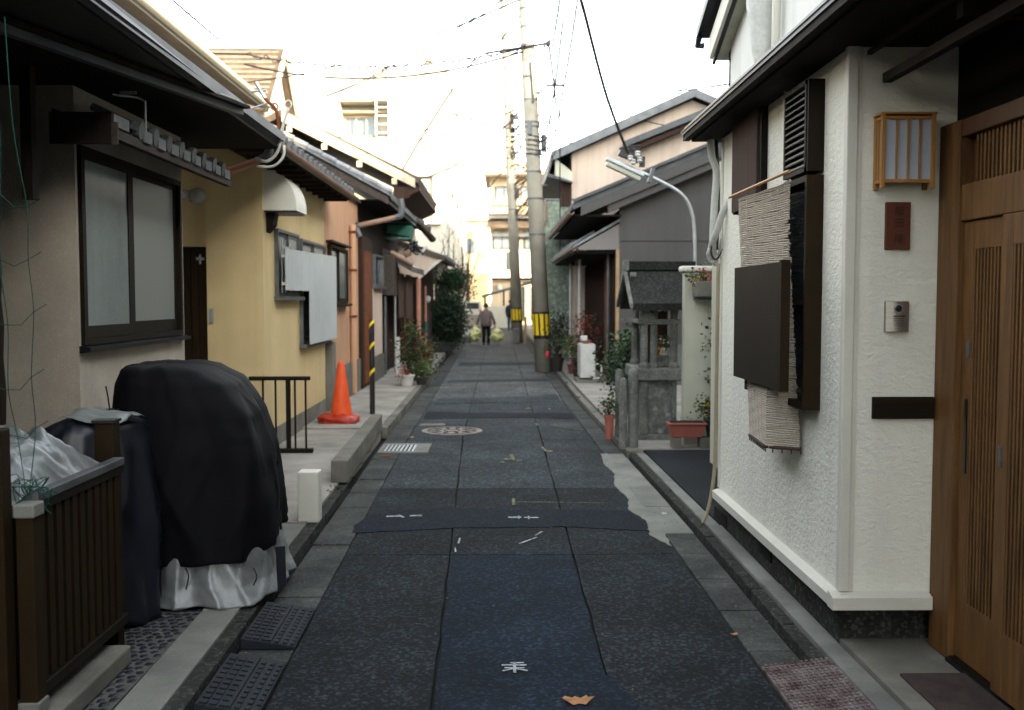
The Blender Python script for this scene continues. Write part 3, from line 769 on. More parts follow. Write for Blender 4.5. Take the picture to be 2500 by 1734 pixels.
# the reed blind: rods strung from a top pole, curling inward at the near lower corner
bl = thing('reed_blind', 'hanging reed blind under a golden pole on the white house', 'blind', (1.44, 5.4, .85))
rb = random.Random(3); NR = 132
def blind_pt(s, z):
    tz = max(0, min(1, (2.24 - z) / 1.36))
    yf, yn = lerp(5.93, 5.62, tz), lerp(4.93, 5.17, tz)
    L1, L2 = yf - yn, .14 * max(0, tz * 1.15 - .1)
    d = s * (L1 + L2)
    x = 1.438 - .022 * tz
    if d < L1: return Vector((x + .015 * math.sin(d * 5 + z * 2), yf - d, z))
    return Vector((x + (d - L1), yn - .12 * (d - L1) / .14 * .6, z))
mb = MB()
for k in range(NR):
    z = 2.235 - k * (2.235 - .885) / (NR - 1)
    jit = rb.uniform(-.002, .002); e0, e1 = rb.uniform(0, .012), 1 - rb.uniform(0, .012)
    pts = [blind_pt(lerp(e0, e1, q / 8), z + jit + .003 * math.sin(q * 1.7 + k)) for q in range(9)]
    mb.tube(pts, .0056, 4)
tag(mb.build('reeds', bamboo, bl), kind='stuff')
mb = MB()
for s in (.06, .2, .34, .48, .62, .76, .9):
    mb.tube([blind_pt(s, 2.24 - k * .1) + Vector((-.006, 0, 0)) for k in range(14)] + [blind_pt(s, .86)], .0014, 4)
mb.build('string', bamboo, bl)
MB().tube([(1.40, 6.06, 2.265), (1.40, 4.82, 2.265)], .009, 8).build('top_pole', wood_l, bl)
MB().tube([blind_pt(q / 10, .875) for q in range(11)], .011, 6).build('bottom_rod', reed_d, bl)
mb = MB()
for q in range(15): 
    p = blind_pt(q / 14, .868); mb.boxr(p - Vector((0, 0, .012)), (.006, .006, .02))
tag(mb.build('fringe', reed_d, bl), kind='stuff')

# pipes at the far corner of the white house
pb = thing('wall_pipes', 'pale taped pipes looping down the far corner of the white house', 'pipes', (1.52, 7.1, 1.9))
def curve(pts, sub=6):
    P = [Vector(p) for p in pts]; out = []
    for i in range(len(P) - 1):
        a, b, c, d = P[max(i - 1, 0)], P[i], P[i + 1], P[min(i + 2, len(P) - 1)]
        for k in range(sub):
            t = k / sub
            out.append(.5 * ((2 * b) + (c - a) * t + (2 * a - 5 * b + 4 * c - d) * t * t + (3 * b - a - 3 * c + d) * t ** 3))
    out.append(P[-1]); return out
MB().tube(curve([(1.50, 7.1, 2.79), (1.51, 7.1, 2.66), (1.545, 7.1, 2.55), (1.535, 7.1, 2.35), (1.525, 7.1, 2.1), (1.53, 7.1, 1.98), (1.56, 7.1, 1.93)]), .026, 8).build('taped_pipe', pipe_w, pb, smooth=True)
MB().tube(curve([(1.545, 7.14, 2.79), (1.56, 7.12, 2.5), (1.56, 7.12, 2.2), (1.55, 7.1, 2.0)]), .016, 8).build('grey_pipe', black, pb, smooth=True)
MB().tube(curve([(1.60, 6.9, 2.34), (1.55, 6.9, 2.25), (1.52, 6.95, 2.12), (1.505, 7.05, 2.02), (1.53, 7.1, 1.93), (1.56, 7.1, 1.9)]), .024, 8).build('taped_pipe', pipe_w, pb, smooth=True)
MB().tube(curve([(1.51, 7.05, 2.05), (1.48, 7.05, 1.97), (1.51, 7.08, 1.91), (1.56, 7.08, 1.95), (1.57, 7.02, 2.08)]), .011, 6).build('hose_loop', pipe_w, pb, smooth=True)
MB().tube(curve([(1.50, 7.02, 2.03), (1.50, 7.02, 1.96), (1.54, 7.04, 1.93), (1.575, 7.0, 2.0)]), .006, 6).build('hose_loop', black, pb, smooth=True)
tag(MB().tube(curve([(1.56, 7.075, 1.9), (1.558, 7.08, 1.3), (1.555, 7.08, .6), (1.55, 7.09, .38), (1.52, 7.1, .16), (1.475, 7.1, .03)]), .014, 8).build('drain_hose', hose_m, None, loc=(1.56, 7.08, .02), smooth=True), 'thin beige drain hose running down the house corner to the gutter', 'hose')

# ================================================================ BEIGE HOUSE, left foreground
bh = thing('beige_house', 'beige stucco house at left with frosted window and deep dark eave', 'house', (-3.2, 6.2, 0))
MB().box(-7, -2.6, 6.2, 8.27, -.05, 1.34).box(-7, -2.6, 6.2, 8.27, 2.60, 3.1).box(-7, -2.6, 6.2, 6.232, 1.34, 2.60).box(-7, -2.6, 8.18, 8.27, 1.34, 2.60).build('stucco_wall', beige, bh)
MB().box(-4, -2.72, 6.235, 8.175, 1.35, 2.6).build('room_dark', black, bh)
wf = MB().box(-2.64, -2.575, 6.235, 6.27, 1.36, 2.6).box(-2.64, -2.575, 8.14, 8.178, 1.36, 2.6).box(-2.64, -2.575, 6.272, 8.138, 2.56, 2.6).box(-2.64, -2.575, 6.272, 8.138, 1.36, 1.40).build('window', bronze, bh)
# two sashes with frosted panes
MB().box(-2.60, -2.58, 6.272, 6.30, 1.402, 2.558).box(-2.60, -2.58, 7.02, 7.10, 1.402, 2.558).box(-2.60, -2.58, 6.30, 7.02, 1.402, 1.48).box(-2.60, -2.58, 6.30, 7.02, 2.52, 2.558).build('sash_frame', bronze, wf)
MB().box(-2.595, -2.588, 6.30, 7.02, 1.48, 2.52).build('pane', curtain, wf)
MB().box(-2.63, -2.61, 7.06, 7.20, 1.402, 2.558).box(-2.63, -2.61, 8.09, 8.138, 1.402, 2.558).box(-2.63, -2.61, 7.20, 8.09, 1.402, 1.49).box(-2.63, -2.61, 7.20, 8.09, 2.52, 2.558).build('sash_frame', bronze, wf)
MB().box(-2.625, -2.618, 7.20, 8.09, 1.49, 2.52).build('pane', curtain2, wf)
MB().prism([(-2.60, 6.2, 1.357), (-2.53, 6.2, 1.345), (-2.53, 6.2, 1.325), (-2.60, 6.2, 1.31)], (0, 2.02, 0)).build('window_sill', dark_metal, wf.parent)
# small tiled hood over the window
MB().prism([(-2.24, 5.9, 2.57), (-2.24, 5.9, 2.62), (-2.6, 5.9, 2.76), (-2.6, 5.9, 2.72)], (0, 2.4, 0)).build('hood_roof', dark_wood, bh)
MB().box(-2.235, -2.205, 5.86, 8.32, 2.575, 2.63).build('hood_fascia', grey_wood, bh)
MB().box(-2.60, -2.24, 5.86, 5.897, 2.55, 2.73).build('hood_end_board', dark_wood, bh)
MB().box(-2.235, -2.20, 5.84, 5.86, 2.54, 2.67).build('hood_bracket', grey_wood, bh)
pieces('hood_tile', tile_mb(-1, R(22), .26, .3), tile, bh, [((-2.20, 6.28 + k * .26, 2.655), (0, 0, rg.uniform(-.03, .03)), (1, 1, 1.15)) for k in range(8)])
pieces('hood_ridge_tile', MB().box(-.06, .06, -.12, .12, 0, .07), tile_l, bh, [((-2.3, 6.02, 2.66),)])
# main eave
MB().prism([(-1.88, -3, 3.03), (-4.2, -3, 3.72), (-4.2, -3, 3.82), (-1.88, -3, 3.10)], (0, 11.9, 0)).build('roof', dark_metal, bh)
mb = MB()
mb.prism([(-1.84, -3, 3.0), (-1.80, -3, 3.05), (-1.82, -3, 3.10), (-1.88, -3, 3.11), (-1.90, -3, 3.02)], (-.10, 11.9, 0))
mb.build('rolled_edge', dark_metal, bh)
# a metal apron closes the angle between the roof edge and the oblique gutter
MB().prism([(-1.88, 7.35, 3.015), (-1.86, 3.0, 3.015), (-3.0, 2.6, 3.015), (-2.43, 4.86, 3.0)], (0, 0, .012)).build('metal_apron', dark_metal, bh)
a, b_ = Vector((-2.98, 2.68, 2.94)), Vector((-1.86, 7.2, 2.985))
d_ = (b_ - a).normalized(); nrm = Vector((d_.y, -d_.x, 0))
def bar_along(p, q, off, up, wd, ht, name, mat, parent):
    o0 = p + nrm * off + Vector((0, 0, up)); 
    MB().prism([o0, o0 + nrm * wd, o0 + nrm * wd + Vector((0, 0, ht)), o0 + Vector((0, 0, ht))], q - p).build(name, mat, parent)
bar_along(a, b_, 0, -.03, .05, .065, 'oblique_gutter', grey_metal, bh)
bar_along(a, b_ - d_ * .1, .055, .05, .012, .01, 'gutter_highlight', galv, bh)  # pale line modelled as a highlight just above the gutter
bar_along(a, b_, .052, .012, .05, .02, 'oblique_fascia', dark_wood, bh)
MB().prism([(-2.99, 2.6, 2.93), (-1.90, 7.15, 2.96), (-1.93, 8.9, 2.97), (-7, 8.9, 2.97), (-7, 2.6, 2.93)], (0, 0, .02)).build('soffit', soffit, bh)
MB().box(-7, -3.12, -3, 6.19, -.05, 2.92).build('side_wall', dark_wood, bh)  # unseen wall added at the left to block light from the near face
MB().box(-3.118, -2.15, -3, 3.3, -.05, 2.92).build('shade_wing', brown_wood, bh)  # unseen occluder added to darken the wall that faces the camera
MB().box(-2.62, -2.56, 5.55, 5.62, 2.2, 2.93).build('eave_post', dark_wood, bh)
# white bracket on the hood
mb = MB().tube([(-2.24, 6.42, 2.70), (-2.24, 6.42, 2.90), (-2.28, 6.40, 2.92), (-2.42, 6.36, 2.93)], .008, 6)
mb.boxr((-2.33, 6.38, 2.945), (.10, .02, .02)); mb.build('hood_hanger', galv, bh)
# upper floor set back, catching the sun
up = MB().box(-9, -4.2, 2, 15.9, 3.0, 4.72)
up.build('upper_wall', white_h, bh)
MB().prism([(-3.75, 0, 4.70), (-9, 0, 6.2), (-9, 0, 6.32), (-3.75, 0, 4.82)], (0, 16.3, 0)).build('upper_roof', tile_brown, bh)
gutter(bh, -3.7, 4.77, 0, 16.3, trim_w, .06, 'upper_gutter')
MB().box(-3.76, -3.74, 0, 16.3, 4.69, 4.83).build('upper_fascia', trim_w, bh)

tag(MB().tube(curve([(-2.40, 4.78, 2.95), (-2.39, 4.76, 2.5), (-2.40, 4.78, 1.9), (-2.39, 4.77, 1.2), (-2.4, 4.78, .03)], 5), [.036 if k % 2 else .028 for k in range(21)], 10).build('rain_chain', dark_wood, None, loc=(-2.4, 4.78, .03)), 'dark knobbly rain chain hanging from the gutter at the left edge', 'rain chain')

# ---- brown slatted fence
fn = thing('slatted_fence', 'dark brown aluminium slatted fence in the left foreground', 'fence', (-1.72, 4.0, .12))
MB().box(-1.745, -1.695, 3.65, 4.50, .90, .935).build('top_rail', grey_metal, fn, bevel=.004)
MB().box(-1.742, -1.70, 3.65, 4.50, .865, .898).build('under_rail', bronze, fn)
MB().box(-1.745, -1.695, 3.65, 4.52, .17, .215).build('bottom_rail', bronze, fn, bevel=.004)
pieces('fence_slat', MB().box(-.014, .014, -.022, .022, .217, .863), bronze_l, fn, [((-1.72, 3.70 + k * .073, 0),) for k in range(11)])
MB().box(-1.745, -1.68, 3.575, 3.645, -.05, .90).build('corner_post', bronze_l, fn, bevel=.005)
MB().box(-1.845, -1.75, 3.50, 3.57, -.05, 1.19).build('tall_post', bronze_l, fn, bevel=.005)
MB().box(-1.84, -1.75, 4.52, 4.60, -.05, 1.085).build('tall_post', bronze_l, fn, bevel=.005)
MB().box(-1.846, -1.745, 4.51, 4.606, 1.087, 1.10).build('post_cap', black, fn)
MB().box(-3.2, -1.85, 3.57, 3.61, .84, .89).box(-3.2, -1.85, 3.57, 3.61, .14, .19).build('side_rail', bronze, fn)
pieces('fence_slat', MB().box(-.02, .02, -.012, .012, .19, .84), bronze_l, fn, [((-1.9 - k * .073, 3.59, 0),) for k in range(14)])
for z in (.86, .13): MB().box(-1.75, -1.672, 3.566, 3.652, z, z + .05).build('corner_clip', conc_light, fn, bevel=.006)

# ---- covered bikes
from mathutils import noise as mn
def spl(tab, z):
    for (a_, *A), (b2, *Bv) in zip(tab, tab[1:]):
        if b2 <= z <= a_ or a_ <= z <= b2:
            t = (z - a_) / (b2 - a_) if b2 != a_ else 0
            t = t * t * (3 - 2 * t) * .35 + t * .65
            return [lerp(p, q, t) for p, q in zip(A, Bv)]
    return list(tab[-1][1:])
def drape(tab, ztop, zb, cy, amp, seed, nu=120, nv=44, ex=2.6, nf=9, flare=0.0, cap=True, skew=0.0, crease=0.0):
    """hanging cloth: tab rows (z, xl, xr, hy)"""
    mb = MB()
    def fn(u, v):
        th = 2 * math.pi * u
        zbm = zb(th)
        if v < .12 and cap:
            k = v / .12; z = ztop - .004 * k
            xl, xr, hy = spl(tab, ztop); s = k
        else:
            k = (v - .12) / .88 if cap else v
            z = lerp(ztop, zbm, k); xl, xr, hy = spl(tab, z); s = 1
        cx, hx = (xl + xr) / 2, (xr - xl) / 2
        c, s_ = math.cos(th), math.sin(th)
        rr = (abs(c) ** ex + abs(s_) ** ex) ** (-1 / ex)
        depth = max(0, (ztop - z) / max(.01, ztop - zbm))
        f = amp * depth ** .7 * (math.sin(nf * th + 2.2 * math.sin(th * 2 + seed) + 3 * depth) * .6 + .5 * math.sin(nf * 1.7 * th + seed * 3 - 2.5 * depth + 1.5 * math.sin(3 * th)))
        nz = mn.noise(Vector((c * 2.2 + seed, s_ * 2.2, z * 1.0))) * amp * 1.3 + mn.noise(Vector((c * 5, s_ * 5 + seed, z * 2))) * amp * .35
        f += nz * min(1, depth * 4 + .25 * s)
        f += flare * max(0, depth - .75)
        x = cx + (hx + f) * rr * c * s; y = cy + (hy + f) * rr * s_ * s
        if crease:
            q = mn.noise(Vector((x * 2.3 + seed + z * .55, y * 2.3 - z * .4, z * .75)))
            q2 = mn.noise(Vector((x * 5 - z * 1.6 + seed, y * 5, z * 1.1)))
            e = (crease * (max(0, 1 - abs(q) * 5) ** 1.5 - .25) + crease * .45 * (max(0, 1 - abs(q2) * 8) - .2)) * (.3 + .7 * depth) * s
            x += e * c; y += e * s_
        return (x + skew * (y - cy + hy), y, z + nz * .35 * (1 - depth))
    mb.grid(fn, nu, nv)
    return mb
bk = thing('covered_motorbike', 'motorbike under a big black cover with silver hem', 'motorbike', (-1.65, 6.0, .05))
tabK = [(1.29, -2.02, -1.66, .36), (1.265, -2.05, -1.54, .42), (1.19, -2.07, -1.40, .46), (1.02, -2.09, -1.28, .49), (.8, -2.10, -1.20, .52), (.55, -2.08, -1.17, .54), (.35, -2.04, -1.18, .54), (.2, -2.0, -1.20, .54)]
zb = lambda th: .255 + .06 * math.cos(th) + .015 * math.sin(3 * th + 1) + .006 * math.sin(9 * th)
drape(tabK, 1.29, zb, 5.66, .022, 1.3, ex=3.2, nf=6, skew=-.13, crease=.026, nu=170, nv=70).build('black_cover', tarp_black, bk, smooth=True, solid=.004)
tabS = [(.40, -2.0, -1.24, .50), (.25, -1.98, -1.20, .52), (.12, -1.96, -1.17, .55), (.05, -1.90, -1.17, .56)]
zb2 = lambda th: .052 + .10 * max(0, -math.cos(th)) ** 3 + .03 * max(0, math.cos(th)) + .012 * math.sin(7 * th)
drape(tabS, .40, zb2, 5.66, .022, 4.2, ex=3.4, nf=7, cap=False, flare=.16, nv=30, nu=200, skew=-.13, crease=.034).build('silver_hem', tarp_silver, bk, smooth=True, solid=.003)
drape([(z, a_ + .14, b2 - .13, h_ - .13) for z, a_, b2, h_ in tabK[:5]], 1.24, lambda th: .5, 5.66, .0, 1).build('bike_body', black, bk, smooth=True)
MB().prism([(-1.155, 5.14, .12), (-1.165, 5.14, .36), (-1.12, 5.16, .36), (-1.115, 5.16, .15)], (.0, .012, 0)).build('cover_strap', tarp_blue, bk)
for yy in (5.6, 5.95): MB().tube([(-1.58, yy, .24), (-1.66, yy, .24)], [.18, .18], 24).build('wheel', black, bk)

MB().tube([(-2.03 + .1 * k / 16, 5.155 + .01 * math.sin(k), 1.2 - k * .055) for k in range(17)], .004, 5).build('piping_seam', tarp_blue, bk)
mb = MB()
for k in range(2): mb.tube(curve([(-1.62 + .35 * k, 5.10, .26), (-1.60 + .35 * k, 5.085, .22), (-1.62 + .35 * k, 5.10, .15 + .02 * k)], 3), .004, 5)
mb.build('tie_cord', black, bk)
bb = thing('covered_bicycle', 'low bulk under a shiny navy cover behind the slatted fence', 'bicycle', (-2.1, 5.0, .05))
tabB = [(1.07, -2.12, -1.93, .42), (1.03, -2.2, -1.83, .52), (.9, -2.28, -1.79, .56), (.6, -2.3, -1.77, .58), (.1, -2.32, -1.75, .6)]
drape(tabB, 1.07, lambda th: .07 + .03 * math.sin(5 * th), 5.12, .03, 7.7, ex=2.4, nf=9, crease=.035).build('navy_cover', tarp_blue, bb, smooth=True, solid=.003)
drape([(z, a_ + .1, b2 - .1, h_ - .12) for z, a_, b2, h_ in tabB], 1.0, lambda th: .12, 5.12, 0, 1).build('bicycle_bulk', black, bb)
def crumple(x0, x1, y0, y1, zf, seed, amp, n=46, mat=tarp_silver, label='', loc=(0, 0, 0)):
    mb = MB()
    def fn_(u, v):
        x, y = lerp(x0, x1, u), lerp(y0, y1, v)
        nn = mn.noise(Vector((x * 7 + seed, y * 7, 0)))
        nn = abs(nn) * 1.4 + .5 * abs(mn.noise(Vector((x * 15, y * 15 + seed, 3)))) + .2 * mn.noise(Vector((x * 34, y * 34, 3)))
        return (x + amp * .5 * math.sin(y * 20), y + amp * .5 * math.sin(x * 17), zf(u, v) + amp * (nn - .4))
    mb.grid(fn_, n, n)
    return mb
def zsil(u, v):
    d = max(abs(u - .5) * 2, abs(v - .5) * 2)
    return lerp(1.06, .86, max(0, (d - .45) / .55) ** 1.3) + .02 * v
t = thing('silver_sheet', 'crumpled silver sheet heaped behind the fence at the left edge', 'tarpaulin', (-1.95, 4.2, .86))
crumple(-2.35, -1.78, 3.72, 4.48, zsil, 2.2, .05, 90).build('sheet', tarp_silver, t, smooth=True, solid=.003)
MB().prism([(-2.30, 3.76, .05), (-1.82, 3.76, .05), (-1.82, 4.46, .05), (-2.30, 4.46, .05)], (0, 0, .82)).build('stack_below', black, t)
fl = lambda u, v: 1.085 + .02 * math.sin(v * 3.1) - .07 * max(0, u - .55) + .012 * math.sin(u * 9)
mb = crumple(-2.08, -1.80, 4.70, 5.05, fl, 5.2, .02, 20)
tag(mb.build('silver_flap', M('dull_silver_cloth', (.16, .18, .17), .45, .15, 4, .2, 9, metal=.2), None, loc=(-1.95, 4.9, 1.08), smooth=True, solid=.002), 'small dull silver flap lying on top of the navy cover', 'tarpaulin')

# ---- green plant net
nn_ = thing('plant_net', 'thin green twine plant net hanging at the left edge', 'net', (-1.85, 3.85, .9))
rn = random.Random(5); mb = MB()
cols = [[(-1.93 + .10 * k + rn.uniform(-.02, .02), 3.85 + rn.uniform(-.05, .05), z) for z in (2.75, 2.5, 2.2, 1.9, 1.62, 1.35, 1.1, .93)] for k in range(2)]
cols[0] = [(-1.90, 3.8, 2.7), (-1.88, 3.82, 2.35), (-1.90, 3.85, 2.05), (-1.91, 3.85, 1.8), (-1.885, 3.85, 1.55), (-1.89, 3.85, 1.3), (-1.86, 3.85, 1.12), (-1.77, 3.72, .92)]
cols[1] = [(-1.84, 3.8, 2.7), (-1.83, 3.82, 2.3), (-1.80, 3.85, 2.0), (-1.80, 3.85, 1.8), (-1.785, 3.85, 1.6), (-1.80, 3.85, 1.35), (-1.79, 3.85, 1.15), (-1.76, 3.72, .92)]
for c in cols: mb.tube(curve(c, 5), .0019, 5)
for k in range(2, 7):
    p, q = Vector(cols[0][k]), Vector(cols[1][k])
    mb.tube([p + Vector((-.2, 0, .03)), p, (p + q) / 2 + Vector((0, 0, -.025)), q, q + Vector((.05, 0, .03))], .0016, 5)
mb.build('twine', green_net, nn_)
mb = MB()
for k in range(14):
    a_ = [Vector((-1.74 + rn.uniform(-.07, .09), 3.66 + rn.uniform(-.05, .08), .91 + rn.uniform(-.07, .08))) for _ in range(4)]
    mb.tube(curve([(-1.74, 3.66, .92)] + a_, 4), .0018, 4)
mb.build('tangled_knot', green_net, nn_)
MB().tube([(-2.25, 4.3, 2.90), (-1.98, 4.36, 3.0)], .012, 6).build('top_rod', green_net, nn_)

# ---- fixings at the end of the big eave
fx = thing('eave_cable_bracket', 'cluster of brackets and looped pale cables at the eave corner', 'bracket', (-1.95, 8.8, 2.9))
MB().tube(curve([(-2.12, 8.8, 2.88), (-2.02, 8.8, 2.85), (-1.93, 8.8, 2.93), (-1.90, 8.8, 3.06), (-1.86, 8.8, 3.22), (-1.83, 8.8, 3.30)]), .014, 7).build('white_cable', pipe_w, fx, smooth=True)
MB().tube(curve([(-2.1, 8.75, 2.80), (-1.96, 8.75, 2.80), (-1.87, 8.75, 2.88), (-1.86, 8.75, 2.98)]), .012, 7).build('white_cable', pipe_w, fx, smooth=True)
MB().tube(curve([(-1.97, 8.85, 2.98), (-1.93, 8.85, 3.10), (-1.93, 8.85, 3.22), (-1.96, 8.85, 3.32), (-2.04, 8.85, 3.40), (-2.08, 8.85, 3.48)]), .016, 7).build('rusty_arm', rust, fx, smooth=True)
MB().tube([(-1.83 + .03 * math.cos(k * .7), 8.8, 3.34 + .035 * math.sin(k * .7)) for k in range(10)], .007, 6).build('ring', pipe_w, fx)
MB().tube([(-1.96 + .03 * math.cos(k * .7), 8.85, 3.33 + .03 * math.sin(k * .7)) for k in range(10)], .009, 6).build('ring', pipe_old, fx)
mb = MB().tube([(-2.12, 8.85, 3.54), (-2.04, 8.85, 3.40)], .018, 7); mb.tube([(-2.16, 8.85, 3.46), (-2.03, 8.85, 3.47)], .012, 6); mb.tube([(-2.2, 8.85, 3.30), (-2.02, 8.85, 3.36)], .009, 6)
mb.build('insulator', galv, fx)
ho = thing('corner_downpipe', 'faded red downpipe with grey elbow below the eave corner', 'pipe', (-2.2, 9.0, 2.8))
MB().tube([(-2.42, 9.0, 2.785), (-2.10, 9.0, 2.90)], .032, 10).build('red_pipe', pink_pipe, ho)
MB().tube(curve([(-2.12, 9.0, 2.895), (-2.06, 9.0, 2.93), (-2.04, 9.0, 3.02)]), .038, 10).build('elbow', grey_metal, ho, smooth=True)
MB().lathe(-2.04, 9.0, [(.045, 3.0), (.085, 3.06), (.095, 3.14), (.06, 3.15)], 14).build('hopper', grey_metal, ho)

# ================================================================ YELLOW HOUSE
yh = thing('yellow_house', 'yellow plastered house with curved white hood and tiled eave', 'house', (-3, 10.3, 0))
MB().box(-3.0, -2.42, 10.3, 13.9, -.05, 3.25).box(-7, -3.0, 10.36, 13.9, 2.19, 3.25).box(-7, -3.86, 10.36, 13.9, -.05, 2.19).box(-3.86, -3.0, 10.6, 13.9, -.05, 2.19).build('plaster_wall', yellow_l, yh)
MB().box(-2.99, -2.405, 10.285, 13.9, -.05, .26).build('plinth', conc, yh)
dd = MB().box(-3.84, -3.02, 10.38, 10.42, .06, 2.18).build('brown_door', bronze, yh)
pieces('door_board', MB().box(-.035, .035, -.012, 0, .07, 2.16), bronze_l, dd, [((-3.06 - k * .08, 10.379, 0),) for k in range(10)])
MB().box(-3.12, -3.04, 10.35, 10.366, 2.05, 2.08).box(-3.09, -3.07, 10.35, 10.366, 2.01, 2.11).build('door_number', white_p, dd)
MB().box(-2.98, -2.935, 10.28, 10.299, 1.40, 1.55).build('doorbell', galv, yh, bevel=.004)
# curved white hood
mb = MB(); prof = [(-2.421, 2.56)] + [(-2.421 + .34 * math.cos(a_ * math.pi / 20) ** .8, 2.60 + .36 * math.sin(a_ * math.pi / 20)) for a_ in range(11)]
prof.insert(1, (-2.421 + .34, 2.56))
mb.prism([(a_, 10.34, b2) for a_, b2 in prof], (0, .55, 0))
mb.build('range_hood', trim_w, yh)
MB().box(-2.41, -2.10, 10.36, 10.88, 2.545, 2.559).build('hood_mouth', black, yh)
MB().prism([(-2.42, 10.45, 2.54), (-2.33, 10.45, 2.54), (-2.35, 10.45, 2.42), (-2.42, 10.45, 2.34)], (0, .2, 0)).build('hood_bracket', bronze, yh)
sash(yh, -2.42, 10.82, 11.98, 1.68, 2.41, 2, grey_metal, curtain, side=1, depth=.045, rec=.0)
sash(yh, -2.42, 12.14, 13.82, 1.10, 2.38, 2, grey_metal, pane_b, side=1, depth=.045, rec=.0, name='tall_window')
mb = MB()
for zz in (1.75, 2.2): mb.box(-2.35, -2.34, 10.84, 11.2, zz, zz + .03)
for yy in (10.9, 11.05): mb.box(-2.362, -2.352, yy, yy + .03, 1.72, 2.3)
mb.build('window_bars', galv, yh)
# corrugated panel: an L of ribbed sheet
mb = MB()
def corr(ya, yb, zf0, zf1):
    n = int((yb - ya) / .03)
    def f_(u, v):
        y = lerp(ya, yb, u); return (-2.285 + .009 * math.sin(y / .06 * math.pi), y, lerp(zf0(y), zf1(y), v))
    mb.grid(f_, n, 1)
corr(10.78, 12.1, lambda y: 1.745, lambda y: 2.19 + .015 * (y - 10.7)); corr(12.1, 14.05, lambda y: 1.10, lambda y: 2.19 + .015 * (y - 10.7))
wp = thing('corrugated_panel', 'pale translucent corrugated panel fixed over the yellow house windows', 'panel', (-2.29, 12, 1.1))
mb.build('ribbed_sheet', panel_w, wp, solid=.004)
MB().box(-2.34, -2.30, 10.8, 14.0, 2.1, 2.13).box(-2.34, -2.30, 10.8, 14.0, 1.8, 1.83).build('batten', trim_w, wp)
# roof
MB().prism([(-2.06, 9.0, 3.06), (-4.25, 9.0, 3.9), (-4.25, 9.0, 4.0), (-2.06, 9.0, 3.10)], (0, 5.15, 0)).build('roof', tile, yh)
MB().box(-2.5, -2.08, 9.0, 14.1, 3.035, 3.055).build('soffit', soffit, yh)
pieces('rafter', MB().box(-2.42, -2.10, -.02, .02, 3.0, 3.034), brown_wood, yh, [((0, 9.3 + k * .42, 0),) for k in range(12)])
gutter(yh, -2.02, 3.07, 8.98, 14.18, pipe_old, .055)
tiled_eave(yh, -2.03, 3.115, 9.0, 14.15, -1, R(21), 3)
pl0 = thing('porch_light', 'round grey porch light beside the brown door under the eave', 'light', (-3.1, 10.1, 2.66))
MB().tube([(-3.12, 10.35, 2.68), (-3.10, 10.18, 2.68)], .05, 12).build('bracket', grey_metal, pl0)
MB().lathe(-3.02, 10.1, [(.02, 2.60), (.065, 2.63), (.085, 2.68), (.065, 2.74), (.02, 2.76)], 18).build('globe', M('grey_globe', (.3, .31, .3), .25, .1), pl0, smooth=True)
MB().tube([(-3.1, 10.16, 2.69), (-3.20, 10.02, 2.70)], .05, 12).build('lamp_head', pot_white, pl0)
# little steel railing
rl = thing('steel_railing', 'small brown steel railing end-on before the yellow wall', 'railing', (-2.2, 10.3, .055))
MB().tube([(-2.58, 10.3, .83), (-1.95, 10.3, .83)], .022, 10).build('top_rail', bronze, rl)
MB().box(-2.56, -1.93, 10.26, 10.34, .057, .10).build('foot_plate', bronze, rl)
MB().tube([(-2.18, 10.3, .1), (-2.18, 10.3, .81)], .026, 10).build('post', bronze, rl)
pieces('bar', MB().tube([(0, 0, .1), (0, 0, .81)], .011, 8), bronze, rl, [((x, 10.3, 0),) for x in (-2.44, -2.31, -2.11, -2.0)])

# cone with its red foot
cn = thing('traffic_cone', 'orange traffic cone on a crumpled red base by the yellow wall', 'traffic cone', (-2.02, 12.75, .056))
MB().lathe(-2.02, 12.75, [(.15, .10), (.145, .14), (.10, .42), (.040, .83), (.03, .85), (.015, .855)], 28).build('cone_body', cone_m, cn, smooth=True)
mb = MB()
def sack(u, v):
    th = 2 * math.pi * u; r_ = math.sin(v * math.pi * .5) ** .6
    nn2 = mn.noise(Vector((math.cos(th) * 2, math.sin(th) * 2, v * 4))) * .05
    return (-2.06 + (.27 + nn2) * r_ * math.cos(th), 12.72 + (.24 + nn2) * r_ * math.sin(th), .06 + .13 * math.cos(v * math.pi * .5) ** .8 + .02 * math.sin(th * 5) * r_ * math.cos(v * 1.5))
mb.grid(sack, 48, 12); mb.build('weight_base', M('red_sack', (.36, .028, .010), .4, .2, 12, .4, 20), cn, smooth=True)
MB().box(-2.24, -1.80, 12.52, 12.95, .057, .085).build('rubber_foot', black, cn)

# black and yellow pole
pl_ = thing('striped_pole', 'thin black pole with yellow bands behind the kerb block', 'bollard', (-1.73, 13.6, .075))
MB().tube([(-1.73, 13.6, .075), (-1.73, 13.6, 1.35), (-1.73, 13.6, 1.37)], [.036, .036, .025], 16).build('shaft', black, pl_)
for z0_ in (.62, .98, 1.28):
    mb = MB(); n = 18; vs = []
    for k in range(n):
        th = 2 * math.pi * k / n; x, y = -1.73 + .0375 * math.cos(th), 13.6 + .0375 * math.sin(th); o_ = .045 * math.cos(th + .3)
        vs += [(x, y, z0_ + o_), (x, y, z0_ + .05 + o_)]
    mb.add(vs, [(2 * k, (2 * k + 2) % (2 * n), (2 * k + 3) % (2 * n), 2 * k + 1) for k in range(n)]); mb.build('yellow_band', yellow_p, pl_)

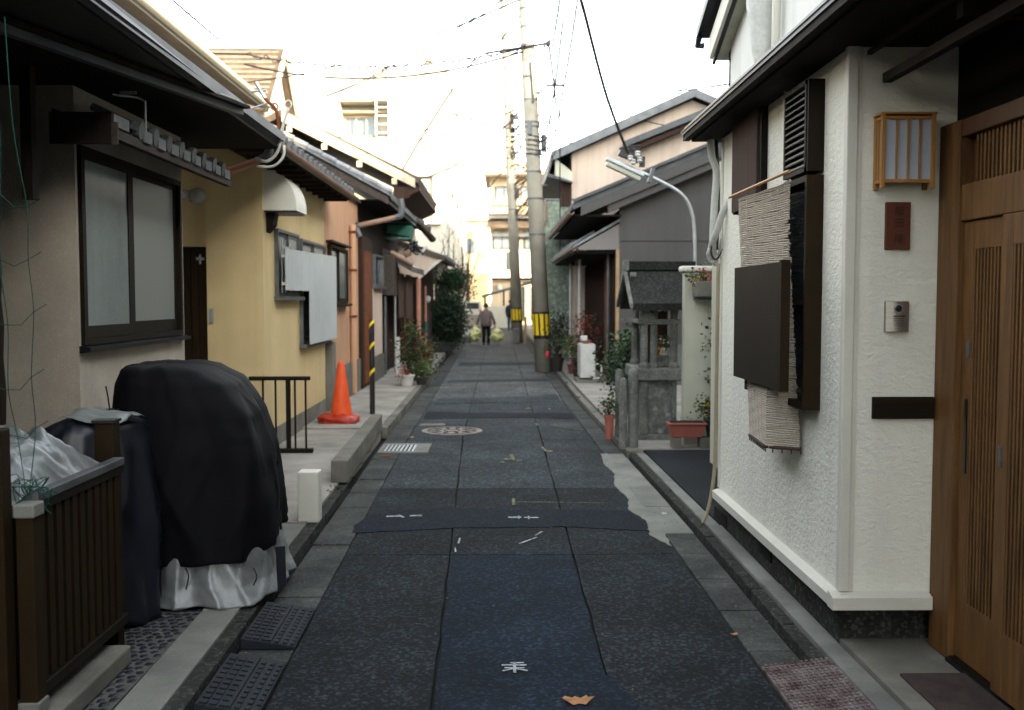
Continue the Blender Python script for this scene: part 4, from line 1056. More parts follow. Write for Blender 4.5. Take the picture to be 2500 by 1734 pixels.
# ================================================================ SALMON HOUSE
sh_ = thing('salmon_house', 'salmon plastered house with small window beyond the yellow one', 'house', (-3, 14, 0))
MB().box(-7, -2.43, 13.91, 17.3, -.05, 3.28).build('plaster_wall', orange_w, sh_)
MB().prism([(-2.36, 13.9, 3.285), (-4.5, 13.9, 3.80), (-4.5, 13.9, 3.86), (-2.36, 13.9, 3.34)], (0, 3.35, 0)).build('roof', tile, sh_)
MB().box(-2.43, -2.39, 14.0, 17.25, .0, .62).build('plinth', conc, sh_)
sash(sh_, -2.43, 14.2, 15.8, 1.58, 2.42, 2, bronze_l, pane_b, depth=.06, rec=0)
MB().box(-2.43, -2.33, 14.1, 15.9, 2.45, 2.48).build('window_head', brown_wood, sh_)
mb = MB().tube([(-2.37, 16.3, .1), (-2.37, 16.3, 2.85)], .05, 10); mb.build('downpipe', orange_w, sh_)
for z in (1.35, 2.1, 2.72): MB().box(-2.43, -2.31, 16.24, 16.36, z, z + .035).build('pipe_clamp', rust, sh_)
MB().box(-2.44, -2.30, 13.95, 14.1, .07, 1.05).build('meter_box', conc, sh_, bevel=.02)

# ================================================================ DARK TIMBER HOUSE (third on the left)
th3 = thing('timber_house', 'dark timber townhouse with long tiled eave and reed screens', 'house', (-3, 17.4, 0))
MB().box(-7, -2.44, 17.31, 24.3, -.05, 3.35).build('timber_wall', dark_wood, th3)
MB().box(-2.44, -2.36, 17.35, 18.7, .1, 2.75).build('door_frame', brown_wood, th3)
MB().box(-2.36, -2.345, 17.5, 18.5, .15, 2.5).build('door_panel', rust, th3)
MB().box(-2.44, -2.38, 18.8, 20.4, .55, 1.85).build('plaster_panel', pink_w, th3)
MB().box(-2.44, -2.34, 18.8, 20.4, .0, .545).build('plinth', conc, th3)
sash(th3, -2.43, 19.0, 20.3, 1.9, 2.5, 2, grey_metal, pane_b, depth=.1, rec=0)
MB().box(-2.43, -2.14, 20.45, 21.2, 1.72, 2.55).build('meter_cupboard', grey_wood, th3, bevel=.02)
MB().tube([(-2.33, 20.5, .1), (-2.33, 20.5, 1.7)], .03, 8).build('grey_pipe', grey_metal, th3)
MB().tube([(-2.22, 21.4, .1), (-2.22, 21.4, 2.6)], .025, 8).build('grey_pipe', galv, th3)
MB().box(-2.16, -2.08, 20.9, 20.98, .075, .85).build('white_post', pot_white, th3)
pieces('reed_screen', MB().box(-.02, .02, -.45, .45, 0, .95), reed_d, th3, [((-2.12, 21.8, 1.25),), ((-2.06, 22.8, 1.2), None, (1, 1, 1.05)), ((-2.1, 23.75, 1.15), None, (1, 1, 1.1))])
pieces('lattice_bar', MB().box(-.015, .015, -.02, .02, .3, 2.4), brown_wood, th3, [((-2.41, 21.3 + k * .11, 0),) for k in range(27)])
MB().prism([(-1.82, 20.9, 2.22), (-2.44, 20.9, 2.6), (-2.44, 20.9, 2.72), (-1.82, 20.9, 2.34)], (0, 3.5, 0)).build('pent_roof', black, th3)
MB().tube([(-2.25, 20.85, 2.62), (-1.78, 20.85, 2.36)], .055, 8).build('pent_edge_pipe', pipe_old, th3)
MB().prism([(-1.90, 17.2, 3.36), (-4.5, 17.2, 4.76), (-4.5, 17.2, 4.88), (-1.90, 17.2, 3.44)], (0, 7.15, 0)).build('roof', tile, th3)
pieces('verge_tile', MB().boxr((0, 0, 0), (.26, .16, .07), (0, R(28.5), 0)).tube([(-.1, -.06, .08), (.13, -.06, -.03)], .05, 8), tile_l, th3, [((-1.95 - k * .235, 17.14, 3.50 + k * .127),) for k in range(11)])
MB().prism([(-1.88, 17.12, 3.26), (-4.5, 17.12, 4.66), (-4.5, 17.12, 4.78), (-1.88, 17.12, 3.38)], (0, .06, 0)).build('barge_board', grey_wood, th3)
MB().box(-2.44, -1.92, 17.2, 24.3, 3.335, 3.355).build('soffit', soffit, th3)
MB().box(-1.91, -1.885, 17.2, 24.3, 3.29, 3.38).build('fascia_board', grey_wood, th3)
tiled_eave(th3, -1.86, 3.40, 17.2, 24.3, -1, R(28.5), 3)
MB().prism([(-1.80, 24.3, 3.33), (-2.6, 24.3, 3.68), (-2.6, 24.3, 3.88), (-1.80, 24.3, 3.55)], (0, .18, 0)).build('end_ridge', tile, th3)
MB().lathe(-1.72, 23.9, [(.05, 3.18), (.10, 3.24), (.12, 3.36), (.08, 3.4)], 12).build('rain_hopper', tile, th3)
MB().prism([(-1.55, 24.2, 3.02), (-1.86, 22.6, 3.42), (-1.86, 22.6, 3.52), (-1.50, 24.2, 3.10)], (-.1, .05, 0)).build('hip_edge', tile_brown, th3)
oh = thing('crossing_downpipe', 'pale salmon downpipe slanting across under the timber house eave', 'pipe', (-2.1, 17, 2.9))
MB().tube([(-2.42, 17, 2.88), (-1.68, 17, 3.04)], .045, 10).build('slanting_pipe', pipe_old, oh)
MB().tube(curve([(-2.36, 17, 2.7), (-2.40, 17, 2.80), (-2.42, 17, 2.88), (-2.36, 17, 2.9)]), .055, 10).build('lower_elbow', grey_metal, oh)
MB().tube(curve([(-1.74, 17, 3.03), (-1.66, 17, 3.06), (-1.64, 17, 3.2), (-1.66, 17, 3.34)]), .055, 10).build('upper_elbow', grey_metal, oh)
gb = thing('green_awning', 'small green plastic canopy under the timber house eave', 'canopy', (-2.15, 22, 2.9))
MB().prism([(-2.42, 21.6, 3.28), (-1.88, 21.6, 3.22), (-1.92, 21.6, 2.98), (-2.42, 21.6, 3.06)], (0, .9, 0)).build('canopy_top', green_box, gb, bevel=.02)
MB().box(-2.44, -1.86, 21.55, 22.55, 3.285, 3.31).box(-2.44, -1.9, 21.55, 22.55, 2.94, 2.965).build('canopy_rim', M('green_light', (.08, .2, .17), .5), gb)
jk = thing('eave_clutter', 'tangle of pale cables and fittings under the timber house pent roof', 'cables', (-1.85, 22, 2.5))
mb = MB()
for k in range(9):
    p = [Vector((-1.95 + rn.uniform(-.12, .3), 22 + rn.uniform(-.5, .6), 2.72 + rn.uniform(-.2, .22))) for _ in range(4)]
    mb.tube(curve(p, 4), .016, 5)
mb.build('cable', black, jk)
MB().tube([(-1.75, 22, 2.60), (-1.58, 22, 2.80)], .03, 8).build('white_fitting', pot_white, jk)
MB().tube([(-2.0, 21.5, 2.60), (-1.9, 21.5, 2.66)], .07, 8).build('white_fitting', pipe_old, jk)

# ================================================================ PLANTS
def leafy(name, parent, blobs, n, s, mats, seed, flat=.5, wts=None):
    """blobs: (cx,cy,cz,rx,ry,rz). many small folded leaves in clumps"""
    r = random.Random(seed); mb = MB()
    for bi, (cx, cy, cz, a, b, c) in enumerate(blobs):
        m_ = int(n * (wts[bi] if wts else 1 / len(blobs)))
        clumps = []
        for _ in range(max(5, m_ // 26)):
            d = Vector((r.gauss(0, 1), r.gauss(0, 1), r.gauss(0, 1))).normalized() * r.uniform(.35, 1.08)
            clumps.append((Vector((cx + d.x * a, cy + d.y * b, cz + d.z * c)), r.randrange(len(mats)) if r.random() < .6 else 0))
        for _ in range(m_):
            cc, mi = clumps[r.randrange(len(clumps))]
            sp = .20 * (a + b + c) / 3 + s
            p = cc + Vector((r.gauss(0, sp), r.gauss(0, sp), r.gauss(0, sp)))
            d = Vector((r.gauss(0, 1), r.gauss(0, 1), r.gauss(0, 1) * flat + .2)).normalized()
            q = d.cross(Vector((r.gauss(0, 1), r.gauss(0, 1), r.gauss(0, 1)))).normalized()
            L = s * r.uniform(.6, 1.3); W = L * .42; up_ = d.cross(q) * L * .15
            if r.random() < .2: mi = r.randrange(len(mats))
            mb.add([p, p + d * L * .5 + q * W + up_, p + d * L, p + d * L * .5 - q * W + up_], [(0, 1, 2), (0, 2, 3)], mi)
    return mb.build(name, mats, parent, normals=False)
def stems(parent, base, tips, r0=.012, seed=0, mat=None, name='stem'):
    r = random.Random(seed); mb = MB(); b = Vector(base)
    for t in tips:
        t = Vector(t); mid = (b + t) / 2 + Vector((r.uniform(-.05, .05), r.uniform(-.05, .05), 0)) * (t - b).length
        P = curve([b, mid, t], 4); mb.tube(P, [lerp(r0, r0 * .35, i / (len(P) - 1)) for i in range(len(P))], 5)
    return mb.build(name, mat or bark, parent)
def pot(parent, x, y, z, r_, h, mat, name='pot'):
    MB().lathe(x, y, [(r_ * .68, z), (r_ * .95, z + h * .86), (r_ * 1.06, z + h * .87), (r_ * 1.06, z + h), (r_ * .92, z + h), (r_ * .88, z + h * .9)], 20).build(name, mat, parent)
    MB().lathe(x, y, [(r_ * .86, z + h * .86), (r_ * .86, z + h * .91)], 14).build('soil', soil, parent)
def potplant(x, y, z, r_, h, mat, blobs, n, s, mats, seed, label, group=None, name='potted_plant', cat='potted plant', tips=None):
    t = thing(name, label, cat, (x, y, z), group)
    pot(t, x, y, z, r_, h, mat)
    stems(t, (x, y, z + h * .9), tips or [(b[0] + dx * b[3], b[1], b[2] + b[5] * .5) for b in blobs for dx in (-.5, 0, .5)], .01, seed)
    leafy('foliage', t, blobs, n, s, mats, seed)
    return t
PZ = .075
t = thing('garden_shrub', 'mixed green and russet shrub cluster beside the left pavement', 'shrub', (-1.62, 19.2, PZ))
stems(t, (-1.62, 19.2, PZ), [(-1.8, 19.2, .9), (-1.6, 19.3, 1.1), (-1.4, 19.1, .8), (-1.55, 19.0, .7), (-1.85, 19.4, .6)], .02, 1)
leafy('foliage', t, [(-1.62, 19.2, .55, .27, .3, .38), (-1.65, 19.3, .98, .18, .2, .14), (-1.40, 19.0, .50, .14, .2, .24)], 2600, .05, [leaf_a, leaf_b, leaf_r, leaf_c, bark], 11, wts=[.6, .18, .22])
potplant(-1.68, 18.1, PZ, .15, .2, pot_white, [(-1.68, 18.1, .30, .13, .13, .04)], 160, .035, [leaf_r, leaf_p, leaf_a], 12, 'low red flowers in a white tub beside the garden shrub')
potplant(-1.42, 18.3, PZ, .12, .13, pot_dark, [(-1.42, 18.35, .34, .17, .2, .12)], 500, .04, [leaf_c, leaf_a, leaf_b], 13, 'yellow green plant in a low dark pot before the garden shrub')
# clipped evergreen on stone planter + tree behind
pln = tag(MB().prism([(-2.0, 29.4, .07), (-1.35, 29.4, .07), (-1.4, 31, .07), (-2.0, 31, .07)], (0, 0, .30)).build('stone_planter', granite, None, loc=(-1.7, 30, .07), bevel=.03), 'low stone planter under the dark clipped evergreen', 'planter')
ev = thing('evergreen_shrub', 'dense dark clipped evergreen standing over the stone planter', 'shrub', (-1.52, 30, .37))
stems(ev, (-1.52, 30, .3), [(-1.52, 30, 1.2), (-1.7, 30, 1.0), (-1.3, 30, 1.0)], .04, 2)
leafy('foliage', ev, [(-1.52, 30, 1.0, .40, .40, .66)], 15000, .065, [leaf_b, leaf_b, leaf_a], 21)
tr = thing('garden_tree', 'loose green tree with russet leaves rising behind the evergreen', 'tree', (-1.5, 31.5, .2))
tips = [(-1.75, 31.5, 2.6), (-1.4, 31.6, 3.2), (-1.1, 31.4, 3.0), (-.75, 31.5, 2.7), (-1.55, 31.6, 3.9), (-1.2, 31.5, 4.2), (-.85, 31.5, 3.7), (-1.75, 31.5, 3.5), (-.6, 31.6, 3.2)]
stems(tr, (-1.5, 31.5, .2), tips, .03, 3, name='trunk')
mb = MB(); r_ = random.Random(4)
for tx, ty, tz in tips:
    for k in range(6):
        a_ = Vector((tx, ty, tz)) + Vector((r_.uniform(-.1, .1), 0, r_.uniform(-.6, 0)))
        mb.tube([a_, a_ + Vector((r_.uniform(-.22, .3), r_.uniform(-.2, .2), r_.uniform(.1, .5)))], [.010, .003], 4)
mb.build('twigs', bark, tr)
leafy('foliage', tr, [(-1.62, 31.5, 2.05, .26, .35, .36), (-1.3, 31.5, 2.25, .18, .3, .2)], 3200, .08, [leaf_a, leaf_b, M('leaf_blue_green', (.04, .10, .06), .6)], 22)
leafy('russet_leaves', tr, [(-1.15, 31.5, 2.45, .28, .3, .28), (-.95, 31.5, 1.95, .2, .3, .2)], 420, .06, [leaf_r, leaf_r, bark, leaf_a], 23)
leafy('sparse_leaves', tr, [(-1.2, 31.5, 3.4, .5, .4, .7)], 60, .045, [leaf_r, bark], 24)

# ================================================================ FAR LEFT ROW
pk = thing('pink_house', 'low pinkish house with small gable and orange downpipe', 'house', (-3, 25, 0))
MB().prism([(-7, 25.2, -.05), (-2.02, 25.2, -.05), (-2.02, 25.2, 2.88), (-7, 25.2, 4.6)], (0, 5.6, 0)).build('timber_wall', brown_wood, pk)
MB().prism([(-2.6, 25.12, 2.2), (-1.95, 25.12, 2.2), (-1.40, 25.12, 2.62), (-1.42, 25.12, 2.68), (-2.6, 25.12, 3.05)], (0, .06, 0)).build('gable_end', pink_w, pk)
MB().prism([(-1.35, 25.05, 2.60), (-4.5, 25.05, 3.7), (-4.5, 25.05, 3.8), (-1.35, 25.05, 2.72)], (0, 5.8, 0)).build('roof', tile_brown, pk)
tiled_eave(pk, -1.32, 2.68, 25.05, 30.6, -1, R(19), 1)
MB().tube([(-2.0, 24.98, .1), (-2.0, 24.98, 2.15)], .055, 10).build('orange_downpipe', pink_pipe, pk)
MB().tube([(-2.0, 24.98, 2.15), (-1.45, 24.98, 2.62)], .03, 8).build('pipe_arm', pipe_w, pk)
MB().tube([(-1.96, 26.8, .1), (-1.96, 26.8, 2.0)], .028, 8).build('thin_downpipe', pink_pipe, pk)
MB().tube([(-1.96, 26.78, .6), (-1.96, 26.78, 1.05)], .045, 8).build('green_sleeve', green_box, pk)
MB().box(-2.03, -1.98, 27.2, 30.0, .1, 1.3).build('brick_panel', M('dark_brick', (.06, .042, .035), .9, .4, 18, .5, 60), pk)
MB().lathe(-1.95, 27.6, [(.02, 1.55), (.07, 1.6), (.07, 1.7), (.02, 1.74)], 12).build('door_lamp', lampglass, pk)
for k, (ya, yb, lab, mat_, hz) in enumerate([(31.5, 35.8, 'dark low townhouse behind the garden tree', brown_wood, 3.0), (36, 39.8, 'grey low townhouse just before the tall white building', cream_w, 3.1)]):
    t = thing('townhouse', lab, 'house', (-3, ya, 0), 'small townhouses at the far end of the left row')
    MB().box(-7, -2.2, ya, yb, -.05, hz).build('wall', mat_, t)
    sash(t, -2.2, ya + .6, yb - .6, 1.2, 2.2, 3, bronze, pane_d, depth=.05, rec=0)
    MB().prism([(-1.7, ya - .1, hz - .1), (-4.5, ya - .1, hz + 1), (-4.5, ya - .1, hz + 1.1), (-1.7, ya - .1, hz)], (0, yb - ya + .2, 0)).build('roof', tile, t)

# cream gable house
cg = thing('cream_gable_house', 'two storey cream house whose sloping gable faces the street camera side', 'house', (-4, 25, 0))
MB().prism([(-2.6, 25.0, -.05), (-2.6, 25.0, 4.30), (-5.3, 25.0, 5.65), (-8.0, 25.0, 4.3), (-8.0, 25, -.05)], (0, 6.4, 0)).build('gable_wall', cream_h, cg)
MB().prism([(-2.0, 24.72, 4.5), (-5.3, 24.72, 6.12), (-5.3, 24.72, 6.3), (-1.95, 24.72, 4.64)], (0, 7, 0)).build('roof', tile_brown, cg)
MB().prism([(-5.304, 24.72, 6.12), (-8.6, 24.72, 4.5), (-8.6, 24.72, 4.65), (-5.304, 24.72, 6.3)], (0, 7, 0)).build('roof', tile_brown, cg)
MB().prism([(-2.05, 24.66, 4.38), (-5.3, 24.66, 5.98), (-5.3, 24.66, 6.26), (-2.05, 24.66, 4.60)], (0, .055, 0)).build('barge_board', cream_h, cg)
for k in range(4): MB().boxr((-2.55 - k * .85, 24.6, 4.52 + k * .42), (.12, .1, .14)).build('purlin_end', cream_h, cg)
MB().prism([(-2.59, 24.76, 4.0), (-1.95, 24.76, 4.32), (-1.95, 24.76, 4.42), (-2.59, 24.76, 4.4)], (0, 6.5, 0)).build('eave_soffit', brown_wood, cg)
MB().box(-2.60, -2.42, 24.8, 24.98, 3.2, 4.32).build('corner_duct', grey_metal, cg)
MB().tube([(-2.62, 24.85, 4.05), (-2.2, 24.85, 4.20)], .03, 8).build('red_pipe', pink_pipe, cg)

# brown roofed house high at left
br = thing('brown_roof_house', 'sunlit house high at left with brown slatted roof and white gable', 'house', (-9, 33, 0))
MB().prism([(-7.0, 30.2, -.05), (-7.0, 30.2, 7.4), (-7.0, 32.0, 9.3), (-7.0, 33.8, 7.4), (-7.0, 33.8, -.05)], (-6, 0, 0)).build('gable_wall', white_h, br)
MB().prism([(-6.75, 29.8, 7.15), (-6.75, 32.0, 9.42), (-6.75, 32.0, 9.55), (-6.75, 29.7, 7.22)], (-6.4, 0, 0)).build('roof_slope', tile_brown, br)
MB().prism([(-6.75, 34.2, 7.1), (-6.75, 32.0, 9.42), (-6.75, 32.0, 9.55), (-6.75, 34.3, 7.2)], (-6.4, 0, 0)).build('roof_slope', tile_brown, br)
pieces('roof_batten', MB().box(-3.1, 3.1, -.02, .02, 0, .05), M('roof_course', (.26, .2, .15), .8, .3, 6), br, [((-10, 29.85 + k * .20, 7.40 + k * .196),) for k in range(11)])
MB().prism([(-6.74, 29.7, 7.0), (-6.74, 32, 9.3), (-6.74, 34.3, 7.0), (-6.74, 34.3, 7.3), (-6.74, 32, 9.6), (-6.74, 29.7, 7.3)], (.08, 0, 0)).build('barge_board', white_h, br)
MB().box(-7.0, -6.2, 28.6, 33.8, 6.1, 6.25).build('balcony_canopy', yellow_l, br)
MB().box(-7.4, -6.4, 27.6, 30.1, 5.35, 5.5).build('balcony_canopy', yellow_l, br)

# tall white building
wb = thing('white_building', 'tall sunlit white apartment building with roof ladder and recessed window', 'building', (-4.5, 40, 0))
mb = MB().box(-6.85, -6.31, 40, 61, -.05, 10.6).box(-6.31, -4.30, 40, 61, 9.48, 10.6).box(-6.31, -4.30, 40, 61, -.05, 8.12).box(-4.30, -2.06, 40, 61, -.05, 10.6).box(-6.31, -4.30, 41.2, 61, 8.12, 9.48)
mb.build('rendered_wall', white_h, wb)
MB().box(-6.9, -2.0, 39.93, 61.1, 10.602, 10.75).build('parapet', white_h, wb)
f = win_y(wb, 41.15, -6.28, -4.9, 8.16, 9.1, 3, cream_h, pane_b, .07)
MB().box(-6.31, -4.3, 40.6, 41.1, 9.14, 9.2).build('recess_rail', cream_h, wb)
ld = thing('roof_ladder', 'white steel ladder fixed up the front of the white building', 'ladder', (-4.6, 39.9, 8.1))
MB().box(-4.86, -4.81, 39.84, 39.9, 8.0, 12.0).box(-4.36, -4.31, 39.84, 39.9, 8.0, 12.0).build('rail', trim_w, ld)
pieces('rung', MB().box(-4.81, -4.36, 39.85, 39.89, 0, .04), trim_w, ld, [((0, 0, 8.2 + k * .33),) for k in range(8)])
MB().box(-3.0, -2.78, 41, 41.3, 10.75, 11.35).build('chimney', cream_h, wb)
MB().box(-3.12, -2.66, 40.9, 41.4, 11.352, 11.42).build('chimney_cap', trim_w, wb)
for zz, hz in ((4.9, 1.5),):
    win_y(wb, 39.97, -3.75, -2.75, zz, zz + hz, 2, trim_w, curtain, .06)
MB().box(-3.95, -2.55, 39.7, 39.995, 6.5, 6.62).build('window_canopy', trim_w, wb)
MB().box(-3.95, -2.30, 39.75, 39.995, 4.62, 4.75).build('sill_band', trim_w, wb)
MB().box(-2.6, -2.45, 39.8, 39.99, 4.76, 6.49).build('pilaster', trim_w, wb)
MB().tube([(-4.0, 39.95, 10.5), (-4.0, 39.95, 5.2)], .035, 6).build('drain_pipe', trim_w, wb)
for yy in (44, 49, 54, 58): 
    for zz in (3.0, 6.2): sash(wb, -2.06, yy - .9, yy + .9, zz, zz + 1.4, 2, trim_w, curtain, depth=.06, rec=0)
    MB().box(-2.06, -1.92, yy + 1.4, yy + 1.55, .2, 10.4).build('pilaster', white_h, wb)

# ================================================================ RIGHT: garden wall, shrine
gw = thing('garden_wall', 'cream rendered garden wall with rounded cap behind the parking pad', 'wall', (2.3, 11, .04))
MB().box(2.04, 3.6, 10.9, 11.05, -.05, 1.945).build('rendered_wall', cream_w, gw)
MB().box(2.0, 3.62, 10.86, 11.09, 1.947, 2.01).build('wall_cap', trim_w, gw, bevel=.02)
pn = thing('window_box', 'stone-look planter of mixed flowers hung high on the garden wall', 'planter', (2.28, 10.8, 1.65))
MB().box(2.12, 2.50, 10.68, 10.895, 1.67, 1.84).build('trough', conc, pn, bevel=.012)
MB().box(2.15, 2.50, 10.66, 10.679, 1.645, 1.665).box(2.13, 2.50, 10.66, 10.89, 1.64, 1.655).build('bracket', black, pn)
leafy('foliage', pn, [(2.26, 10.78, 1.88, .2, .08, .05)], 420, .035, [leaf_a, leaf_r, leaf_c, leaf_p], 31)
leafy('flowers', pn, [(2.14, 10.72, 1.86, .05, .05, .03), (2.36, 10.74, 1.9, .08, .05, .03)], 90, .02, [leaf_y, leaf_w, leaf_p], 32)
iv = thing('climbing_ivy', 'sparse dark ivy trailing down the garden wall edge', 'ivy', (2.36, 10.86, .9))
stems(iv, (2.40, 10.88, .5), [(2.38, 10.88, 1.0), (2.40, 10.88, 1.6)], .005, 5)
leafy('foliage', iv, [(2.37, 10.87, 1.50, .04, .02, .05), (2.33, 10.87, 1.25, .06, .02, .08), (2.30, 10.87, 1.13, .06, .02, .03), (2.34, 10.87, .83, .06, .02, .04), (2.37, 10.87, .70, .04, .02, .06)], 110, .048, [leaf_b, leaf_a], 33)
tb = thing('trough_planter', 'long terracotta plastic trough on blocks before the garden wall', 'planter', (2.02, 10.75, .2))
MB().prism([(1.87, 10.62, .16), (2.19, 10.62, .16), (2.22, 10.6, .295), (1.84, 10.6, .295)], (0, .18, 0)).build('trough', terracotta, tb, bevel=.006)
MB().box(1.825, 2.235, 10.585, 10.80, .297, .32).build('rim', terracotta, tb, bevel=.006)
MB().box(1.85, 2.21, 10.61, 10.78, .31, .325).build('soil', soil, tb)
leafy('seedlings', tb, [(2.03, 10.7, .335, .16, .05, .008)], 60, .022, [leaf_b, leaf_a], 34)
for x in (1.92, 2.22, 2.40): tag(B('concrete_block', conc, None, x - .05, x + .05, 10.62, 10.78, .03, .155, loc=(x, 10.7, .03), bevel=.008), {1.92: 'left concrete block under the terracotta trough', 2.22: 'middle concrete block between trough and pansy pot', 2.40: 'right concrete block under the dark pansy pot'}[x], 'block', 'concrete blocks under the planters')
potplant(2.34, 10.70, .158, .115, .20, pot_dark, [(2.33, 10.7, .47, .14, .09, .08)], 420, .035, [leaf_b, leaf_a], 35, 'dark pot of yellow pansies beside the terracotta trough')
pf = leafy('pansy_flowers', None, [(2.32, 10.68, .48, .15, .08, .08)], 40, .030, [leaf_y, M('pansy_purple', (.06, .02, .12), .6)], 36)
for o in bpy.data.objects:
    if o.name.startswith('potted_plant') and o.get('label', '').startswith('dark pot of yellow'):
        pf.parent = o; pf.location = -Vector(o.location)
sg = thing('stone_shrine', 'small roadside stone shrine with dark gabled roof and pillars', 'shrine', (1.85, 11.4, .04))
MB().box(1.60, 2.035, 11.0, 11.9, .03, .10).build('plinth_slab', stone, sg, bevel=.01)
MB().box(1.70, 2.0, 11.06, 11.85, .10, .72).build('base_panel', stone_rough, sg)
for x, y in ((1.615, 11.02), (1.615, 11.78)): MB().box(x, x + .09, y, y + .09, .102, .72).build('base_pier', stone, sg, bevel=.008)
MB().box(1.98, 2.035, 11.02, 11.1, .102, .72).build('base_pier', stone, sg, bevel=.008)
MB().box(1.56, 2.09, 10.96, 11.95, .722, .86).build('altar_slab', stone, sg, bevel=.015)
for x, y in ((1.66, 11.05), (1.66, 11.8), (1.77, 11.05), (2.0, 11.05), (2.02, 11.8)):
    MB().lathe(x, y, [(.062, .862), (.062, .90), (.045, .93), (.043, 1.46), (.05, 1.5), (.05, 1.56)], 16).build('pillar', stone, sg)
MB().box(1.60, 2.06, 11.0, 11.05, 1.36, 1.42).build('cross_beam', stone, sg, bevel=.006)
MB().box(1.58, 1.63, 10.96, 11.9, 1.37, 1.42).build('cross_beam', stone, sg, bevel=.006)
mb = MB().prism([(1.62, 10.98, 1.38), (1.67, 10.98, 1.52), (1.74, 10.98, 1.50), (1.80, 10.98, 1.38)], (0, .04, 0)); mb.build('carved_bracket', stone, sg, bevel=.01)
MB().box(1.72, 2.0, 11.5, 11.84, .862, 1.5).build('inner_box', brown_wood, sg)
MB().box(1.84, 1.98, 11.2, 11.36, .862, 1.0).build('offering_block', stone, sg, bevel=.01)
# roof: ridge along x; gable towards the street
n = 8; prof = []
for k in range(n + 1):
    u = k / n; prof.append((10.80 + .62 * u, 1.60 + .42 * u + .10 * (u * u - u)))
back = [(2 * 11.42 - a_, b2) for a_, b2 in prof[::-1][1:]]
outer = prof + back
inner = [(a_ + (.02 if a_ < 11.42 else -.02), b2 - .075) for a_, b2 in outer]
mb = MB().prism([(1.50, a_, b2) for a_, b2 in outer + inner[::-1]], (.80, 0, 0))
mb.build('roof', stone_dark, sg)
MB().box(1.50, 2.3, 11.34, 11.50, 1.985, 2.09).build('roof_ridge', stone_dark, sg, bevel=.01)
MB().prism([(1.46, 10.78, 1.55), (1.46, 11.42, 1.95), (1.46, 12.06, 1.55), (1.46, 12.06, 1.60), (1.46, 11.42, 2.03), (1.46, 10.78, 1.60)], (.035, 0, 0)).build('barge_stone', stone, sg)
MB().boxr((1.49, 11.42, 2.04), (.06, .2, .13)).build('ridge_end', stone, sg, bevel=.01)
MB().boxr((1.55, 11.2, 1.93), (.07, .05, .05)).build('roof_knob', stone, sg, bevel=.01)
ff = thing('altar_flowers', 'small posy of white, red and yellow flowers on the shrine', 'flowers', (1.92, 11.25, 1.0))
MB().lathe(1.92, 11.25, [(.035, 1.0), (.045, 1.06), (.03, 1.08)], 12).build('vase', pot_white, ff)
leafy('foliage', ff, [(1.92, 11.22, 1.13, .07, .05, .05)], 160, .03, [leaf_a, leaf_b], 37)
leafy('blooms', ff, [(1.90, 11.2, 1.16, .05, .04, .05), (1.85, 11.15, 1.07, .03, .03, .04)], 80, .024, [leaf_w, leaf_y, leaf_p], 38)
sg.location.y += .28; ff.location.y += .28
for i, (x, y, r0, zt, lab) in enumerate([(1.35, 10.72, .045, .80, 'shorter slim round-topped stone post nearest the gutter'), (1.46, 10.75, .058, .90, 'taller stone post between the slim post and the shrine base'), (1.40, 11.5, .05, .84, 'stone post standing behind the front pair of shrine posts')]):
    tag(MB().lathe(x, y, [(r0, .03), (r0 * .96, zt - .06), (r0 * .8, zt - .02), (r0 * .3, zt)], 14).build('stone_post', stone, None, loc=(x, y, .03)), lab, 'post', 'stone posts beside the shrine')
potplant(1.27, 11.35, .045, .06, .28, terracotta, [(1.27, 11.35, .42, .05, .06, .09)], 160, .035, [leaf_a, leaf_c, leaf_r], 39, 'slim terracotta pot of seedlings left of the shrine posts')
# bush between shrine and the grey house
t = thing('garden_bush', 'rounded green bush between the shrine and the grey gable wall', 'shrub', (1.9, 14.2, .05))
stems(t, (1.9, 14.2, .05), [(1.7, 14.2, .8), (1.95, 14.2, 1.1), (2.1, 14.2, .8)], .025, 6)
leafy('foliage', t, [(1.83, 14.2, .72, .26, .4, .40), (2.0, 14.3, .98, .2, .3, .22), (1.85, 14.0, .3, .2, .3, .22)], 3600, .05, [leaf_a, leaf_b, leaf_a], 40, wts=[.5, .3, .2])

# street lamp
sl = thing('street_lamp', 'curved galvanised street lamp leaning over the alley', 'street lamp', (2.75, 14, .05))
MB().tube(curve([(2.80, 14, .05), (2.77, 14, 1.5), (2.75, 14, 2.5), (2.70, 14, 2.88), (2.55, 14, 3.12), (2.2, 14, 3.32), (1.8, 14, 3.50), (1.62, 14, 3.58)], 5), .025, 12).build('curved_pole', galv, sl, smooth=True)
a_, q_ = Vector((1.50, 13.98, 3.60)), Vector((2.02, 13.98, 3.36))
MB().boxr((a_ + q_) / 2, ((q_ - a_).length, .16, .045), (0, math.atan2(-(q_.z - a_.z), q_.x - a_.x), 0)).build('lamp_housing', galv, sl, bevel=.01)
MB().boxr((a_ + q_) / 2 + Vector((-.02, 0, -.055)), ((q_ - a_).length * .92, .12, .07), (0, math.atan2(-(q_.z - a_.z), q_.x - a_.x), 0)).build('lamp_cover', M('lamp_cover', (.42, .42, .34), .3, .1), sl, bevel=.02)
MB().boxr((2.13, 14, 3.37), (.05, .1, .2), (0, .3, 0)).build('clamp', grey_metal, sl)
cb = thing('cable_joint', 'dark cluster of cable joints and white insulators above the street lamp', 'cable joint', (1.8, 14, 3.6))
mb = MB().boxr((1.76, 14, 3.67), (.16, .12, .10), (0, .4, 0)).boxr((1.90, 14, 3.62), (.14, .1, .10), (0, .4, 0)).boxr((2.0, 14, 3.56), (.08, .08, .14))
